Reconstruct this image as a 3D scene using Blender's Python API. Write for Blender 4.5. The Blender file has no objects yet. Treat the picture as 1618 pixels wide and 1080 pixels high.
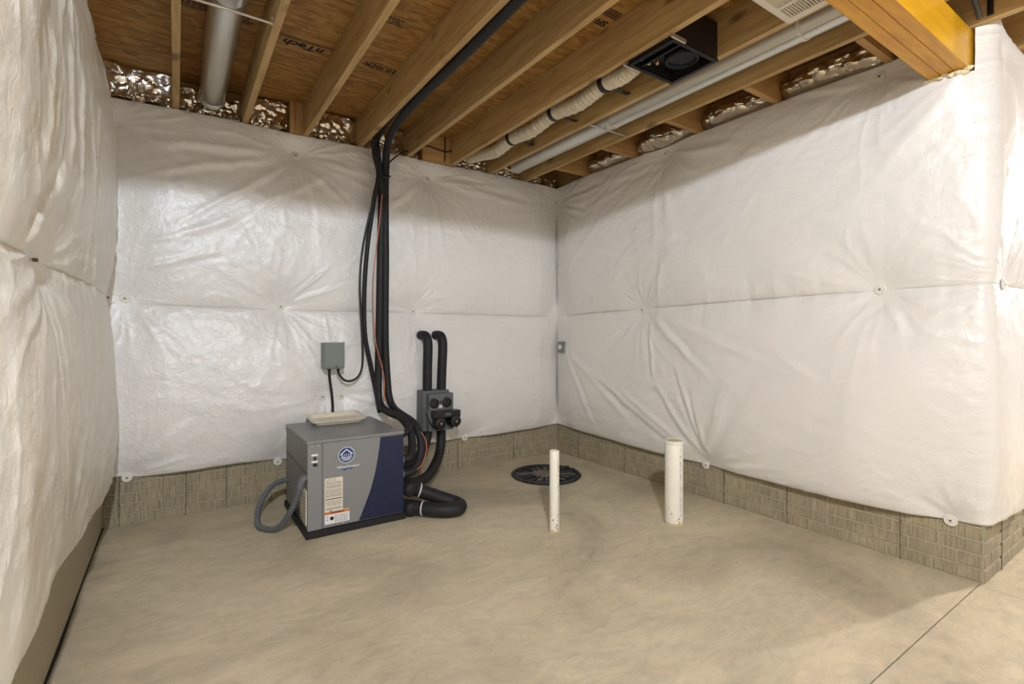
import bpy, bmesh, math, random
import numpy as np
from mathutils import Vector, Matrix

random.seed(7)
S = bpy.context.scene
COL = S.collection
PI = math.pi

# ------------------------------------------------------------------ camera
CAM_H = 1.235
YAW = math.radians(33.9)
FPX = 790.0
cam = bpy.data.cameras.new('camera')
cam_o = bpy.data.objects.new('camera', cam)
COL.objects.link(cam_o)
cam_o.location = (0, 0, CAM_H)
cam_o.rotation_euler = (PI / 2, 0, -YAW)
cam.sensor_width = 36.0
cam.lens = FPX / 1618.0 * 36.0
cam.shift_y = -15.0 / 1618.0
cam.clip_start = 0.02
S.camera = cam_o

# ------------------------------------------------------------------ light
S.view_settings.view_transform = 'Standard'
S.view_settings.look = 'None'
S.view_settings.exposure = 0.18
S.view_settings.gamma = 1.0
S.view_settings.use_curve_mapping = False

W = bpy.data.worlds.new('world')
S.world = W
W.use_nodes = True
W.node_tree.nodes['Background'].inputs[0].default_value = (1.0, 1.0, 1.0, 1)
W.node_tree.nodes['Background'].inputs[1].default_value = 1.05


def lamp(name, loc, watts, col, r):
    l = bpy.data.lights.new(name, 'POINT')
    l.energy = watts
    l.color = col
    l.shadow_soft_size = r
    o = bpy.data.objects.new(name, l)
    o.location = loc
    COL.objects.link(o)
    return o


lamp('bulb_light_by_camera', (-0.06, -0.72, 2.685), 290, (0.90, 1.0, 1.13), 0.035)
lamp('bulb_light_far_right', (7.6, -0.5, 2.62), 560, (0.97, 1.0, 1.02), 0.08)


# ------------------------------------------------------------------ materials
def lin(r, g, b):
    def f(c):
        c /= 255.0
        return c / 12.92 if c <= 0.04045 else ((c + 0.055) / 1.055) ** 2.4
    return (f(r), f(g), f(b), 1)


def new_mat(name):
    m = bpy.data.materials.new(name)
    m.use_nodes = True
    nt = m.node_tree
    return m, nt, nt.nodes['Principled BSDF']


def plain(name, col, rough=0.5, metal=0.0, bump=0.0, bscale=60, spec=0.5, var=0.0):
    m, nt, p = new_mat(name)
    p.inputs['Base Color'].default_value = col
    p.inputs['Roughness'].default_value = rough
    p.inputs['Metallic'].default_value = metal
    p.inputs['Specular IOR Level'].default_value = spec
    if bump or var:
        tc = nt.nodes.new('ShaderNodeTexCoord')
        n = nt.nodes.new('ShaderNodeTexNoise')
        n.inputs['Scale'].default_value = bscale
        n.inputs['Detail'].default_value = 4
        nt.links.new(tc.outputs['Object'], n.inputs['Vector'])
        if bump:
            b = nt.nodes.new('ShaderNodeBump')
            b.inputs['Strength'].default_value = bump
            b.inputs['Distance'].default_value = 0.01
            nt.links.new(n.outputs['Fac'], b.inputs['Height'])
            nt.links.new(b.outputs['Normal'], p.inputs['Normal'])
        if var:
            r = nt.nodes.new('ShaderNodeValToRGB')
            r.color_ramp.elements[0].position = 0.3
            r.color_ramp.elements[1].position = 0.7
            r.color_ramp.elements[0].color = tuple(c * (1 - var) for c in col[:3]) + (1,)
            r.color_ramp.elements[1].color = tuple(min(1, c * (1 + var)) for c in col[:3]) + (1,)
            nt.links.new(n.outputs['Fac'], r.inputs['Fac'])
            nt.links.new(r.outputs['Color'], p.inputs['Base Color'])
    return m


def N(nt, typ, **kw):
    n = nt.nodes.new(typ)
    for k, v in kw.items():
        if k in n.inputs:
            n.inputs[k].default_value = v
        else:
            setattr(n, k, v)
    return n


def ramp(nt, stops):
    r = nt.nodes.new('ShaderNodeValToRGB')
    e = r.color_ramp.elements
    e[0].position, e[0].color = stops[0]
    e[1].position, e[1].color = stops[-1]
    for pos, c in stops[1:-1]:
        x = e.new(pos)
        x.color = c
    return r


def wood(name, c_dark, c_light, axis, rough=0.6, knots=True, grain=1.0):
    """board wood: grain stretched along one axis, knots, a little tone change per board"""
    m, nt, p = new_mat(name)
    tc = N(nt, 'ShaderNodeTexCoord')
    oi = N(nt, 'ShaderNodeObjectInfo')
    add = N(nt, 'ShaderNodeVectorMath', operation='ADD')
    comb = N(nt, 'ShaderNodeCombineXYZ')
    mul = N(nt, 'ShaderNodeMath', operation='MULTIPLY')
    mul.inputs[1].default_value = 37.0
    nt.links.new(oi.outputs['Random'], mul.inputs[0])
    for i in range(3):
        nt.links.new(mul.outputs[0], comb.inputs[i])
    nt.links.new(tc.outputs['Object'], add.inputs[0])
    nt.links.new(comb.outputs[0], add.inputs[1])
    mp = N(nt, 'ShaderNodeMapping')
    sc = [9.0, 9.0, 9.0]
    sc[axis] = 0.7
    mp.inputs['Scale'].default_value = sc
    nt.links.new(add.outputs[0], mp.inputs['Vector'])
    n1 = N(nt, 'ShaderNodeTexNoise', Scale=3.2 * grain, Detail=6.0, Roughness=0.6, Distortion=0.6)
    nt.links.new(mp.outputs[0], n1.inputs['Vector'])
    r1 = ramp(nt, [(0.3, c_dark), (0.7, c_light)])
    nt.links.new(n1.outputs['Fac'], r1.inputs['Fac'])
    out = r1.outputs['Color']
    if knots:
        mp2 = N(nt, 'ShaderNodeMapping')
        s2 = [5.5, 5.5, 5.5]
        s2[axis] = 2.6
        mp2.inputs['Scale'].default_value = s2
        nt.links.new(add.outputs[0], mp2.inputs['Vector'])
        v = N(nt, 'ShaderNodeTexVoronoi', Scale=1.0)
        nt.links.new(mp2.outputs[0], v.inputs['Vector'])
        r2 = ramp(nt, [(0.06, (0.22, 0.15, 0.09, 1)), (0.17, (1, 1, 1, 1))])
        nt.links.new(v.outputs['Distance'], r2.inputs['Fac'])
        mx = N(nt, 'ShaderNodeMix', data_type='RGBA', blend_type='MULTIPLY')
        mx.inputs['Factor'].default_value = 0.75
        nt.links.new(out, mx.inputs['A'])
        nt.links.new(r2.outputs['Color'], mx.inputs['B'])
        out = mx.outputs['Result']
    nt.links.new(out, p.inputs['Base Color'])
    p.inputs['Roughness'].default_value = rough
    b = N(nt, 'ShaderNodeBump', Strength=0.12, Distance=0.004)
    nt.links.new(n1.outputs['Fac'], b.inputs['Height'])
    nt.links.new(b.outputs['Normal'], p.inputs['Normal'])
    return m


def poly_mat(name, base, stain=0.0, crinkle=0.36, sheen=1.0):
    """white vinyl facing: satin film with fine crinkle relief"""
    m, nt, p = new_mat(name)
    tc = N(nt, 'ShaderNodeTexCoord')
    p.inputs['Roughness'].default_value = 0.36
    p.inputs['Specular IOR Level'].default_value = sheen
    n1 = N(nt, 'ShaderNodeTexNoise', Scale=26.0, Detail=5.0, Roughness=0.55, Distortion=0.8)
    nt.links.new(tc.outputs['Object'], n1.inputs['Vector'])
    n2 = N(nt, 'ShaderNodeTexNoise', Scale=85.0, Detail=3.0, Roughness=0.5)
    nt.links.new(tc.outputs['Object'], n2.inputs['Vector'])
    b1 = N(nt, 'ShaderNodeBump', Strength=crinkle, Distance=0.012)
    nt.links.new(n1.outputs['Fac'], b1.inputs['Height'])
    b2 = N(nt, 'ShaderNodeBump', Strength=0.30, Distance=0.004)
    nt.links.new(n2.outputs['Fac'], b2.inputs['Height'])
    nt.links.new(b1.outputs['Normal'], b2.inputs['Normal'])
    nt.links.new(b2.outputs['Normal'], p.inputs['Normal'])
    n3 = N(nt, 'ShaderNodeTexNoise', Scale=1.7, Detail=4.0)
    nt.links.new(tc.outputs['Object'], n3.inputs['Vector'])
    r = ramp(nt, [(0.3, tuple(c * 0.95 for c in base[:3]) + (1,)), (0.7, base)])
    nt.links.new(n3.outputs['Fac'], r.inputs['Fac'])
    out = r.outputs['Color']
    if stain:
        mp = N(nt, 'ShaderNodeMapping')
        mp.inputs['Scale'].default_value = (3.0, 5.5, 0.9)
        nt.links.new(tc.outputs['Object'], mp.inputs['Vector'])
        n4 = N(nt, 'ShaderNodeTexNoise', Scale=1.3, Detail=6.0, Roughness=0.62)
        nt.links.new(mp.outputs[0], n4.inputs['Vector'])
        r4 = ramp(nt, [(0.5, (1, 1, 1, 1)), (0.75, (0.80, 0.68, 0.48, 1))])
        nt.links.new(n4.outputs['Fac'], r4.inputs['Fac'])
        mx = N(nt, 'ShaderNodeMix', data_type='RGBA', blend_type='MULTIPLY')
        mx.inputs['Factor'].default_value = stain
        nt.links.new(out, mx.inputs['A'])
        nt.links.new(r4.outputs['Color'], mx.inputs['B'])
        out = mx.outputs['Result']
    nt.links.new(out, p.inputs['Base Color'])
    return m


def concrete_floor(name):
    m, nt, p = new_mat(name)
    tc = N(nt, 'ShaderNodeTexCoord')
    big = N(nt, 'ShaderNodeTexNoise', Scale=1.1, Detail=5.0, Roughness=0.6, Distortion=0.8)
    nt.links.new(tc.outputs['Object'], big.inputs['Vector'])
    mp = N(nt, 'ShaderNodeMapping')
    mp.inputs['Rotation'].default_value = (0, 0, 0.5)
    mp.inputs['Scale'].default_value = (2.2, 5.0, 1)
    nt.links.new(tc.outputs['Object'], mp.inputs['Vector'])
    sw = N(nt, 'ShaderNodeTexNoise', Scale=2.4, Detail=9.0, Roughness=0.72, Distortion=1.2)
    nt.links.new(mp.outputs[0], sw.inputs['Vector'])
    fine = N(nt, 'ShaderNodeTexNoise', Scale=45.0, Detail=5.0, Roughness=0.7)
    nt.links.new(tc.outputs['Object'], fine.inputs['Vector'])
    rb = ramp(nt, [(0.32, lin(172, 162, 139)), (0.5, lin(199, 188, 161)), (0.7, lin(216, 205, 176))])
    nt.links.new(big.outputs['Fac'], rb.inputs['Fac'])
    rs = ramp(nt, [(0.32, (0.74, 0.75, 0.77, 1)), (0.55, (1, 1, 1, 1)), (0.75, (1.1, 1.08, 1.02, 1))])
    nt.links.new(sw.outputs['Fac'], rs.inputs['Fac'])
    mx = N(nt, 'ShaderNodeMix', data_type='RGBA', blend_type='MULTIPLY')
    mx.inputs['Factor'].default_value = 0.8
    nt.links.new(rb.outputs['Color'], mx.inputs['A'])
    nt.links.new(rs.outputs['Color'], mx.inputs['B'])
    rf = ramp(nt, [(0.3, (0.88, 0.88, 0.88, 1)), (0.7, (1.05, 1.05, 1.05, 1))])
    nt.links.new(fine.outputs['Fac'], rf.inputs['Fac'])
    mx2 = N(nt, 'ShaderNodeMix', data_type='RGBA', blend_type='MULTIPLY')
    mx2.inputs['Factor'].default_value = 0.7
    nt.links.new(mx.outputs['Result'], mx2.inputs['A'])
    nt.links.new(rf.outputs['Color'], mx2.inputs['B'])
    nt.links.new(mx2.outputs['Result'], p.inputs['Base Color'])
    rr = ramp(nt, [(0.3, (0.45, 0.45, 0.45, 1)), (0.7, (0.62, 0.62, 0.62, 1))])
    nt.links.new(sw.outputs['Fac'], rr.inputs['Fac'])
    nt.links.new(rr.outputs['Color'], p.inputs['Roughness'])
    p.inputs['Specular IOR Level'].default_value = 0.35
    b = N(nt, 'ShaderNodeBump', Strength=0.12, Distance=0.004)
    nt.links.new(fine.outputs['Fac'], b.inputs['Height'])
    nt.links.new(b.outputs['Normal'], p.inputs['Normal'])
    return m


def brick_mat(name, axis):
    """cast brick face: vertical drag ribs"""
    m, nt, p = new_mat(name)
    tc = N(nt, 'ShaderNodeTexCoord')
    oi = N(nt, 'ShaderNodeObjectInfo')
    geo = N(nt, 'ShaderNodeNewGeometry')
    mp = N(nt, 'ShaderNodeMapping')
    sc = [1.0, 1.0, 0.10]
    mp.inputs['Scale'].default_value = sc
    nt.links.new(geo.outputs['Position'], mp.inputs['Vector'])
    rib = N(nt, 'ShaderNodeTexNoise', Scale=95.0, Detail=2.0, Roughness=0.5, Distortion=0.4)
    nt.links.new(mp.outputs[0], rib.inputs['Vector'])
    rough = N(nt, 'ShaderNodeTexNoise', Scale=120.0, Detail=4.0)
    nt.links.new(geo.outputs['Position'], rough.inputs['Vector'])
    blot = N(nt, 'ShaderNodeTexNoise', Scale=5.0, Detail=4.0)
    nt.links.new(geo.outputs['Position'], blot.inputs['Vector'])
    r = ramp(nt, [(0.34, lin(140, 130, 108)), (0.58, lin(168, 157, 131))])
    nt.links.new(rib.outputs['Fac'], r.inputs['Fac'])
    r2 = ramp(nt, [(0.3, (0.80, 0.80, 0.80, 1)), (0.7, (1.05, 1.03, 0.98, 1))])
    nt.links.new(blot.outputs['Fac'], r2.inputs['Fac'])
    mx = N(nt, 'ShaderNodeMix', data_type='RGBA', blend_type='MULTIPLY')
    mx.inputs['Factor'].default_value = 1.0
    nt.links.new(r.outputs['Color'], mx.inputs['A'])
    nt.links.new(r2.outputs['Color'], mx.inputs['B'])
    nt.links.new(mx.outputs['Result'], p.inputs['Base Color'])
    p.inputs['Roughness'].default_value = 0.85
    b = N(nt, 'ShaderNodeBump', Strength=0.6, Distance=0.006)
    nt.links.new(rib.outputs['Fac'], b.inputs['Height'])
    b2 = N(nt, 'ShaderNodeBump', Strength=0.25, Distance=0.003)
    nt.links.new(rough.outputs['Fac'], b2.inputs['Height'])
    nt.links.new(b.outputs['Normal'], b2.inputs['Normal'])
    nt.links.new(b2.outputs['Normal'], p.inputs['Normal'])
    return m


def osb_mat(name):
    m, nt, p = new_mat(name)
    tc = N(nt, 'ShaderNodeTexCoord')
    mp = N(nt, 'ShaderNodeMapping')
    mp.inputs['Scale'].default_value = (1.0, 4.0, 1.0)
    nt.links.new(tc.outputs['Object'], mp.inputs['Vector'])
    warp = N(nt, 'ShaderNodeTexNoise', Scale=5.0, Detail=4.0)
    nt.links.new(mp.outputs[0], warp.inputs['Vector'])
    wm = N(nt, 'ShaderNodeVectorMath', operation='MULTIPLY_ADD')
    wm.inputs[1].default_value = (0.3, 0.3, 0.3)
    nt.links.new(warp.outputs['Color'], wm.inputs[0])
    nt.links.new(mp.outputs[0], wm.inputs[2])
    v = N(nt, 'ShaderNodeTexVoronoi', Scale=11.0)
    nt.links.new(wm.outputs[0], v.inputs['Vector'])
    n = N(nt, 'ShaderNodeTexNoise', Scale=14.0, Detail=6.0, Roughness=0.65, Distortion=0.8)
    nt.links.new(mp.outputs[0], n.inputs['Vector'])
    sep = N(nt, 'ShaderNodeSeparateColor')
    nt.links.new(v.outputs['Color'], sep.inputs[0])
    r1 = ramp(nt, [(0.0, lin(150, 108, 52)), (0.5, lin(176, 130, 66)), (1.0, lin(196, 152, 84))])
    nt.links.new(sep.outputs[0], r1.inputs['Fac'])
    r2 = ramp(nt, [(0.3, (0.62, 0.58, 0.52, 1)), (0.6, (1, 1, 1, 1))])
    nt.links.new(n.outputs['Fac'], r2.inputs['Fac'])
    mx = N(nt, 'ShaderNodeMix', data_type='RGBA', blend_type='MULTIPLY')
    mx.inputs['Factor'].default_value = 0.9
    nt.links.new(r1.outputs['Color'], mx.inputs['A'])
    nt.links.new(r2.outputs['Color'], mx.inputs['B'])
    nt.links.new(mx.outputs['Result'], p.inputs['Base Color'])
    p.inputs['Roughness'].default_value = 0.6
    b = N(nt, 'ShaderNodeBump', Strength=0.25, Distance=0.004)
    nt.links.new(n.outputs['Fac'], b.inputs['Height'])
    nt.links.new(b.outputs['Normal'], p.inputs['Normal'])
    return m


M = {}
M['poly'] = poly_mat('vinyl_facing', lin(234, 231, 226), 0.0, 0.46)
M['poly_right'] = poly_mat('vinyl_facing_smooth', lin(230, 226, 221), 0.0, 0.24, 0.65)
M['poly_left'] = poly_mat('vinyl_facing_stained', lin(238, 233, 223), 0.42)
M['disc'] = plain('white_plastic', lin(226, 222, 212), 0.4)
M['pin'] = plain('pin_steel', lin(110, 98, 80), 0.4, 0.6)
M['floor'] = concrete_floor('floor_concrete')
M['joint'] = plain('joint_dark', lin(95, 88, 76), 0.9)
M['mortar'] = plain('cast_joint', lin(168, 158, 134), 0.9, bump=0.3, bscale=90, var=0.1)
M['brick'] = brick_mat('cast_brick_face', 0)
M['formline'] = plain('form_line', lin(98, 90, 74), 0.9, bump=0.4, bscale=80, var=0.25)
M['joist'] = wood('spruce_joist', lin(164, 131, 80), lin(204, 173, 120), 1)
M['block'] = wood('spruce_block', lin(168, 126, 74), lin(200, 160, 104), 0)
M['stud'] = wood('spruce_stud', lin(168, 128, 78), lin(202, 164, 108), 2)
M['lvl'] = wood('laminated_face', lin(206, 146, 10), lin(236, 182, 24), 0, 0.35, False, 0.7)
M['lvl_edge'] = wood('laminated_edge', lin(190, 128, 14), lin(222, 164, 30), 0, 0.45, False, 1.4)
M['osb'] = osb_mat('strand_board')
M['foil'] = plain('foil_facing', lin(222, 212, 196), 0.2, 1.0, bump=0.3, bscale=22)
M['foam'] = plain('torn_fibre', lin(226, 214, 178), 0.95, bump=0.8, bscale=40, var=0.15)
M['black'] = plain('black_foam', lin(30, 30, 31), 0.62, bump=0.15, bscale=70, spec=0.4)
M['blackgloss'] = plain('black_plastic', lin(20, 20, 21), 0.32)
M['cable'] = plain('black_cable', lin(22, 22, 23), 0.45)
M['grey'] = plain('grey_paint', lin(132, 132, 131), 0.42, bump=0.05, bscale=200)
M['grey_side'] = plain('grey_paint_side', lin(120, 121, 121), 0.45)
M['navy'] = plain('navy_plastic', lin(19, 29, 62), 0.34, bump=0.06, bscale=160)
M['bluelogo'] = plain('logo_blue', lin(34, 62, 120), 0.5)
M['white'] = plain('white_print', lin(232, 232, 230), 0.5)
M['label'] = plain('label_paper', lin(222, 214, 196), 0.6)
M['orange'] = plain('orange_print', lin(214, 118, 40), 0.6)
M['ink'] = plain('black_ink', lin(28, 26, 24), 0.7)
M['inkgrey'] = plain('grey_ink', lin(96, 92, 86), 0.7)
M['boxgrey'] = plain('grey_enclosure', lin(116, 124, 118), 0.5)
M['pumpgrey'] = plain('grey_pump_case', lin(96, 99, 99), 0.55)
M['pvc'] = plain('white_pvc', lin(236, 232, 218), 0.35, var=0.03, bscale=12)
M['mud'] = plain('dried_mud', lin(176, 142, 88), 0.9, var=0.2, bscale=60)
M['tan'] = plain('tan_plug', lin(196, 178, 142), 0.8)
M['galv'] = plain('galvanised_steel', lin(214, 213, 208), 0.30, 0.92, bump=0.03, bscale=30)
M['galv_white'] = plain('pale_duct', lin(214, 214, 210), 0.36, 0.6)
M['rod'] = plain('hanger_steel', lin(200, 192, 176), 0.38, 0.7)
M['flex'] = plain('flexible_duct_film', lin(214, 204, 182), 0.35, 0.15, bump=0.4, bscale=60)
M['fan'] = plain('fan_housing_dark', lin(38, 33, 29), 0.45, 0.3)
M['faninside'] = plain('fan_plastic_black', lin(16, 16, 17), 0.45, spec=0.25)
M['grille'] = plain('grille_white', lin(226, 218, 204), 0.45)
M['dark'] = plain('dark_slot', lin(40, 40, 42), 0.8)
M['tray'] = plain('cream_tray', lin(222, 214, 192), 0.5, var=0.05, bscale=20)
M['copper'] = plain('copper', lin(190, 110, 70), 0.35, 0.8)
M['brass'] = plain('brass', lin(200, 160, 90), 0.3, 0.9)
M['lid'] = plain('sump_lid_plastic', lin(32, 33, 36), 0.42)
M['dust'] = plain('cement_dust', lin(112, 102, 86), 0.9, var=0.2, bscale=50)
M['whip'] = plain('grey_flexible_conduit', lin(96, 100, 104), 0.5)
M['tie'] = plain('white_cable_tie', lin(222, 220, 212), 0.4)
M['wire'] = plain('orange_wire', lin(196, 112, 78), 0.5)


# ------------------------------------------------------------------ builders
def wloc(o):
    v = Vector((0, 0, 0))
    while o:
        v += o.location
        o = o.parent
    return v


def mesh_obj(name, me, mat, parent=None, loc=(0, 0, 0)):
    o = bpy.data.objects.new(name, me)
    COL.objects.link(o)
    if mat is not None and not me.materials:
        me.materials.append(mat)
    o.location = loc
    if parent is not None:
        o.parent = parent
        o.location = Vector(loc) - wloc(parent)
    return o


def obj(name, bm, mat, parent=None, smooth=False, origin=None):
    """bmesh in world coordinates -> one mesh object"""
    if origin is None:
        origin = wloc(parent) if parent is not None else Vector((0, 0, 0))
    origin = Vector(origin)
    bmesh.ops.translate(bm, verts=bm.verts, vec=-origin)
    bmesh.ops.recalc_face_normals(bm, faces=bm.faces)
    me = bpy.data.meshes.new(name)
    bm.to_mesh(me)
    bm.free()
    if smooth:
        me.shade_smooth()
        if smooth != 'all':
            me.set_sharp_from_angle(angle=math.radians(40))
    return mesh_obj(name, me, mat, parent, origin)


def thing(name, label, cat, loc=(0, 0, 0), group=None):
    o = bpy.data.objects.new(name, None)
    COL.objects.link(o)
    o.empty_display_size = 0.1
    o.location = loc
    return tag(o, label, cat, group)


def tag(o, label, cat, group=None):
    o['label'] = label
    o['category'] = cat
    if group:
        o['group'] = group
    return o


def struct(o):
    o['kind'] = 'structure'
    return o


def B():
    return bmesh.new()


def box(bm, x0, x1, y0, y1, z0, z1, bev=0.0):
    v = [bm.verts.new(p) for p in ((x0, y0, z0), (x1, y0, z0), (x1, y1, z0), (x0, y1, z0),
                                   (x0, y0, z1), (x1, y0, z1), (x1, y1, z1), (x0, y1, z1))]
    fs = [bm.faces.new([v[i] for i in f]) for f in
          ((3, 2, 1, 0), (4, 5, 6, 7), (0, 1, 5, 4), (1, 2, 6, 5), (2, 3, 7, 6), (3, 0, 4, 7))]
    if bev:
        es = list({e for f in fs for e in f.edges})
        bmesh.ops.bevel(bm, geom=es, offset=bev, segments=2, affect='EDGES', profile=0.7)
    return bm


def smooth_path(pts, n=8):
    P = [Vector(p) for p in pts]
    if len(P) < 3:
        return P
    out = []
    Q = [P[0] * 2 - P[1]] + P + [P[-1] * 2 - P[-2]]
    for i in range(1, len(Q) - 2):
        a, b, c, d = Q[i - 1], Q[i], Q[i + 1], Q[i + 2]
        for k in range(n):
            t = k / n
            out.append(0.5 * ((2 * b) + (c - a) * t + (2 * a - 5 * b + 4 * c - d) * t * t
                              + (-a + 3 * b - 3 * c + d) * t ** 3))
    out.append(P[-1])
    return out


def tube(bm, pts, r, seg=12, n=8, cap=True, rfun=None, smooth=True):
    P = smooth_path(pts, n) if smooth else [Vector(p) for p in pts]
    T = []
    for i in range(len(P)):
        a = P[max(0, i - 1)]
        b = P[min(len(P) - 1, i + 1)]
        T.append((b - a).normalized())
    up = Vector((0, 0, 1)) if abs(T[0].z) < 0.9 else Vector((0, 1, 0))
    nrm = (up - T[0] * up.dot(T[0])).normalized()
    rings = []
    for i, p in enumerate(P):
        nrm = (nrm - T[i] * nrm.dot(T[i])).normalized()
        bn = T[i].cross(nrm)
        rr = rfun(i, len(P)) if rfun else r
        rings.append([bm.verts.new(p + (nrm * math.cos(a) + bn * math.sin(a)) * rr)
                      for a in [2 * PI * k / seg for k in range(seg)]])
    for a, b in zip(rings, rings[1:]):
        for k in range(seg):
            bm.faces.new((a[k], a[(k + 1) % seg], b[(k + 1) % seg], b[k]))
    if cap:
        bm.faces.new(rings[0][::-1])
        bm.faces.new(rings[-1])
    return bm


def lathe(bm, prof, c, axis='Z', seg=24):
    """prof: (radius, height) pairs, revolved about an axis through c"""
    c = Vector(c)
    rings = []
    for r, h in prof:
        ring = []
        for k in range(seg):
            a = 2 * PI * k / seg
            x, y = r * math.cos(a), r * math.sin(a)
            d = {'Z': (x, y, h), 'Y': (x, h, y), 'X': (h, x, y)}[axis]
            ring.append(bm.verts.new(c + Vector(d)))
        rings.append(ring)
    for a, b in zip(rings, rings[1:]):
        for k in range(seg):
            bm.faces.new((a[k], a[(k + 1) % seg], b[(k + 1) % seg], b[k]))
    if prof[0][0] > 1e-6:
        bm.faces.new(rings[0][::-1])
    if prof[-1][0] > 1e-6:
        bm.faces.new(rings[-1])
    bmesh.ops.remove_doubles(bm, verts=bm.verts, dist=1e-6)
    return bm


def ring_band(bm, c, axis, r, w, t, seg=20):
    """short thin band around a pipe"""
    lathe(bm, [(r, -w / 2), (r + t, -w / 2), (r + t, w / 2), (r, w / 2)], c, axis, seg)
    return bm


def prism(bm, poly, mapf, d0, d1):
    a = [bm.verts.new(mapf(u, v, d0)) for u, v in poly]
    b = [bm.verts.new(mapf(u, v, d1)) for u, v in poly]
    n = len(poly)
    bm.faces.new(a)
    bm.faces.new(b[::-1])
    for i in range(n):
        bm.faces.new((a[i], b[i], b[(i + 1) % n], a[(i + 1) % n]))
    return bm


def text_mesh(body, size, shear=0.0, depth=0.0003, bold=0.0, align='CENTER'):
    cu = bpy.data.curves.new('print', 'FONT')
    cu.body = body
    cu.size = size
    cu.shear = shear
    cu.extrude = depth
    cu.offset = bold
    cu.align_x = align
    cu.align_y = 'CENTER'
    cu.resolution_u = 3
    t = bpy.data.objects.new('print', cu)
    COL.objects.link(t)
    dg = bpy.context.evaluated_depsgraph_get()
    me = bpy.data.meshes.new_from_object(t.evaluated_get(dg))
    bpy.data.objects.remove(t)
    me.materials.clear()
    return me


def text_bm(bm, body, size, mat4, **kw):
    me = text_mesh(body, size, **kw)
    me.transform(mat4)
    bm.from_mesh(me)
    bpy.data.meshes.remove(me)
    return bm


# ray through a photograph point, met with a real plane of the room
CY, SY = math.cos(YAW), math.sin(YAW)


def ray(px, py):
    u = (px - 809.0) / FPX
    w = (525.0 - py) / FPX
    return Vector((SY + u * CY, CY - u * SY, w))


def on_y(px, py, Y):
    d = ray(px, py)
    t = Y / d.y
    return Vector((d.x * t, Y, CAM_H + d.z * t))


def on_x(px, py, X):
    d = ray(px, py)
    t = X / d.x
    return Vector((X, d.y * t, CAM_H + d.z * t))


# ------------------------------------------------------------------ room numbers
YB = 4.05          # back wall
XR = 3.29          # right wall
XL = -0.385        # left wall
YC = 0.745         # outside corner of the right wall
ZJ = 2.715         # joist undersides
ZS = 2.95          # subfloor underside

# ------------------------------------------------------------------ floor
fl = B()
box(fl, -0.7, 8.5, -4.5, 4.4, -0.16, -0.012)
floor = struct(obj('floor', fl, M['joint']))


def slab(poly):
    bm = B()
    prism(bm, poly, lambda u, v, d: (u, v, d), -0.013, 0.0)
    o = obj('slab', bm, M['floor'], floor)
    return o


g = 0.0028
slab([(-0.39, YC + 0.012 + g), (3.30, YC + 0.012 + g), (3.30, 4.06), (-0.39, 4.06)])
slab([(-0.39, -4.4), (3.252 - g, -4.4), (3.252 - g, YC + 0.012 - g), (-0.39, YC + 0.012 - g)])
slab([(3.252 + g, -4.4), (8.4, -4.4), (8.4, YC + 0.012 - g), (3.252 + g, YC + 0.012 - g)])

# ------------------------------------------------------------------ walls with cast brick bases
CH = 0.0677        # course height
BL = 0.2032        # brick module


def brick_mesh(length, axis_dir, nrm):
    """one brick: chamfered block standing 6 mm proud of the joint plane"""
    me = bpy.data.meshes.new('brick')
    L, H, D, c = length / 2, (CH - 0.009) / 2, 0.0065, 0.0035
    ax, nv = Vector(axis_dir), Vector(nrm)
    up = Vector((0, 0, 1))
    vs = []
    for (s, q, d) in ((-L, -H, 0), (L, -H, 0), (L, H, 0), (-L, H, 0),
                      (-L + c, -H + c, D), (L - c, -H + c, D), (L - c, H - c, D), (-L + c, H - c, D)):
        vs.append(ax * s + up * q + nv * d)
    me.from_pydata([tuple(v) for v in vs], [], [(4, 5, 6, 7), (0, 1, 5, 4), (1, 2, 6, 5), (2, 3, 7, 6), (3, 0, 4, 7)])
    me.materials.append(M['brick'])
    return me


def brick_face(wall, p0, axis_dir, length, nrm, courses, joints):
    ax, nv = Vector(axis_dir), Vector(nrm)
    cache = {}
    for c in range(courses):
        off = (0.5 * BL if c % 2 else 0.0) + 0.03 * (c == 2)
        s = -off
        while s < length:
            a, b = max(s + 0.005, 0.004), min(s + BL - 0.005, length - 0.004)
            s += BL
            if b - a < 0.03:
                continue
            ln = round(b - a, 3)
            if ln not in cache:
                cache[ln] = brick_mesh(ln, axis_dir, nrm)
            pos = Vector(p0) + ax * ((a + b) / 2) + Vector((0, 0, (c + 0.5) * CH))
            pos += nv * random.uniform(-0.0012, 0.0008)
            mesh_obj('brick', cache[ln], None, wall, pos)
    for s in joints:
        bm = B()
        q = Vector(p0) + ax * s
        e = ax * 0.0035
        w = nv * 0.0085
        pts = [q - e, q + e, q + e * 0.4 + w, q - e * 0.4 + w]
        a = [bm.verts.new(p) for p in pts]
        b = [bm.verts.new(p + Vector((0, 0, courses * CH))) for p in pts]
        bm.faces.new(a[::-1])
        bm.faces.new(b)
        for i in range(4):
            bm.faces.new((a[i], a[(i + 1) % 4], b[(i + 1) % 4], b[i]))
        obj('form_line', bm, M['formline'], wall)


wb = B()
box(wb, -0.6, 3.5, YB, YB + 0.25, -0.02, ZJ)
wall_back = struct(obj('wall_back', wb, M['mortar']))
brick_face(wall_back, (XL, YB, 0), (1, 0, 0), XR - XL, (0, -1, 0), 5, [0.083, 0.44, 0.68, 1.29, 1.90, 2.51, 3.12])

wr = B()
box(wr, XR, XR + 0.25, YC, YB + 0.25, -0.02, 2.50)
box(wr, XR, XR + 0.25, 0.96, YB + 0.25, 2.50, ZJ)
wall_right = struct(obj('wall_right', wr, M['mortar']))
brick_face(wall_right, (XR, YC, 0), (0, 1, 0), YB - YC, (-1, 0, 0), 5, [0.34, 0.95, 1.40, 1.85, 2.36, 2.97])

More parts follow.
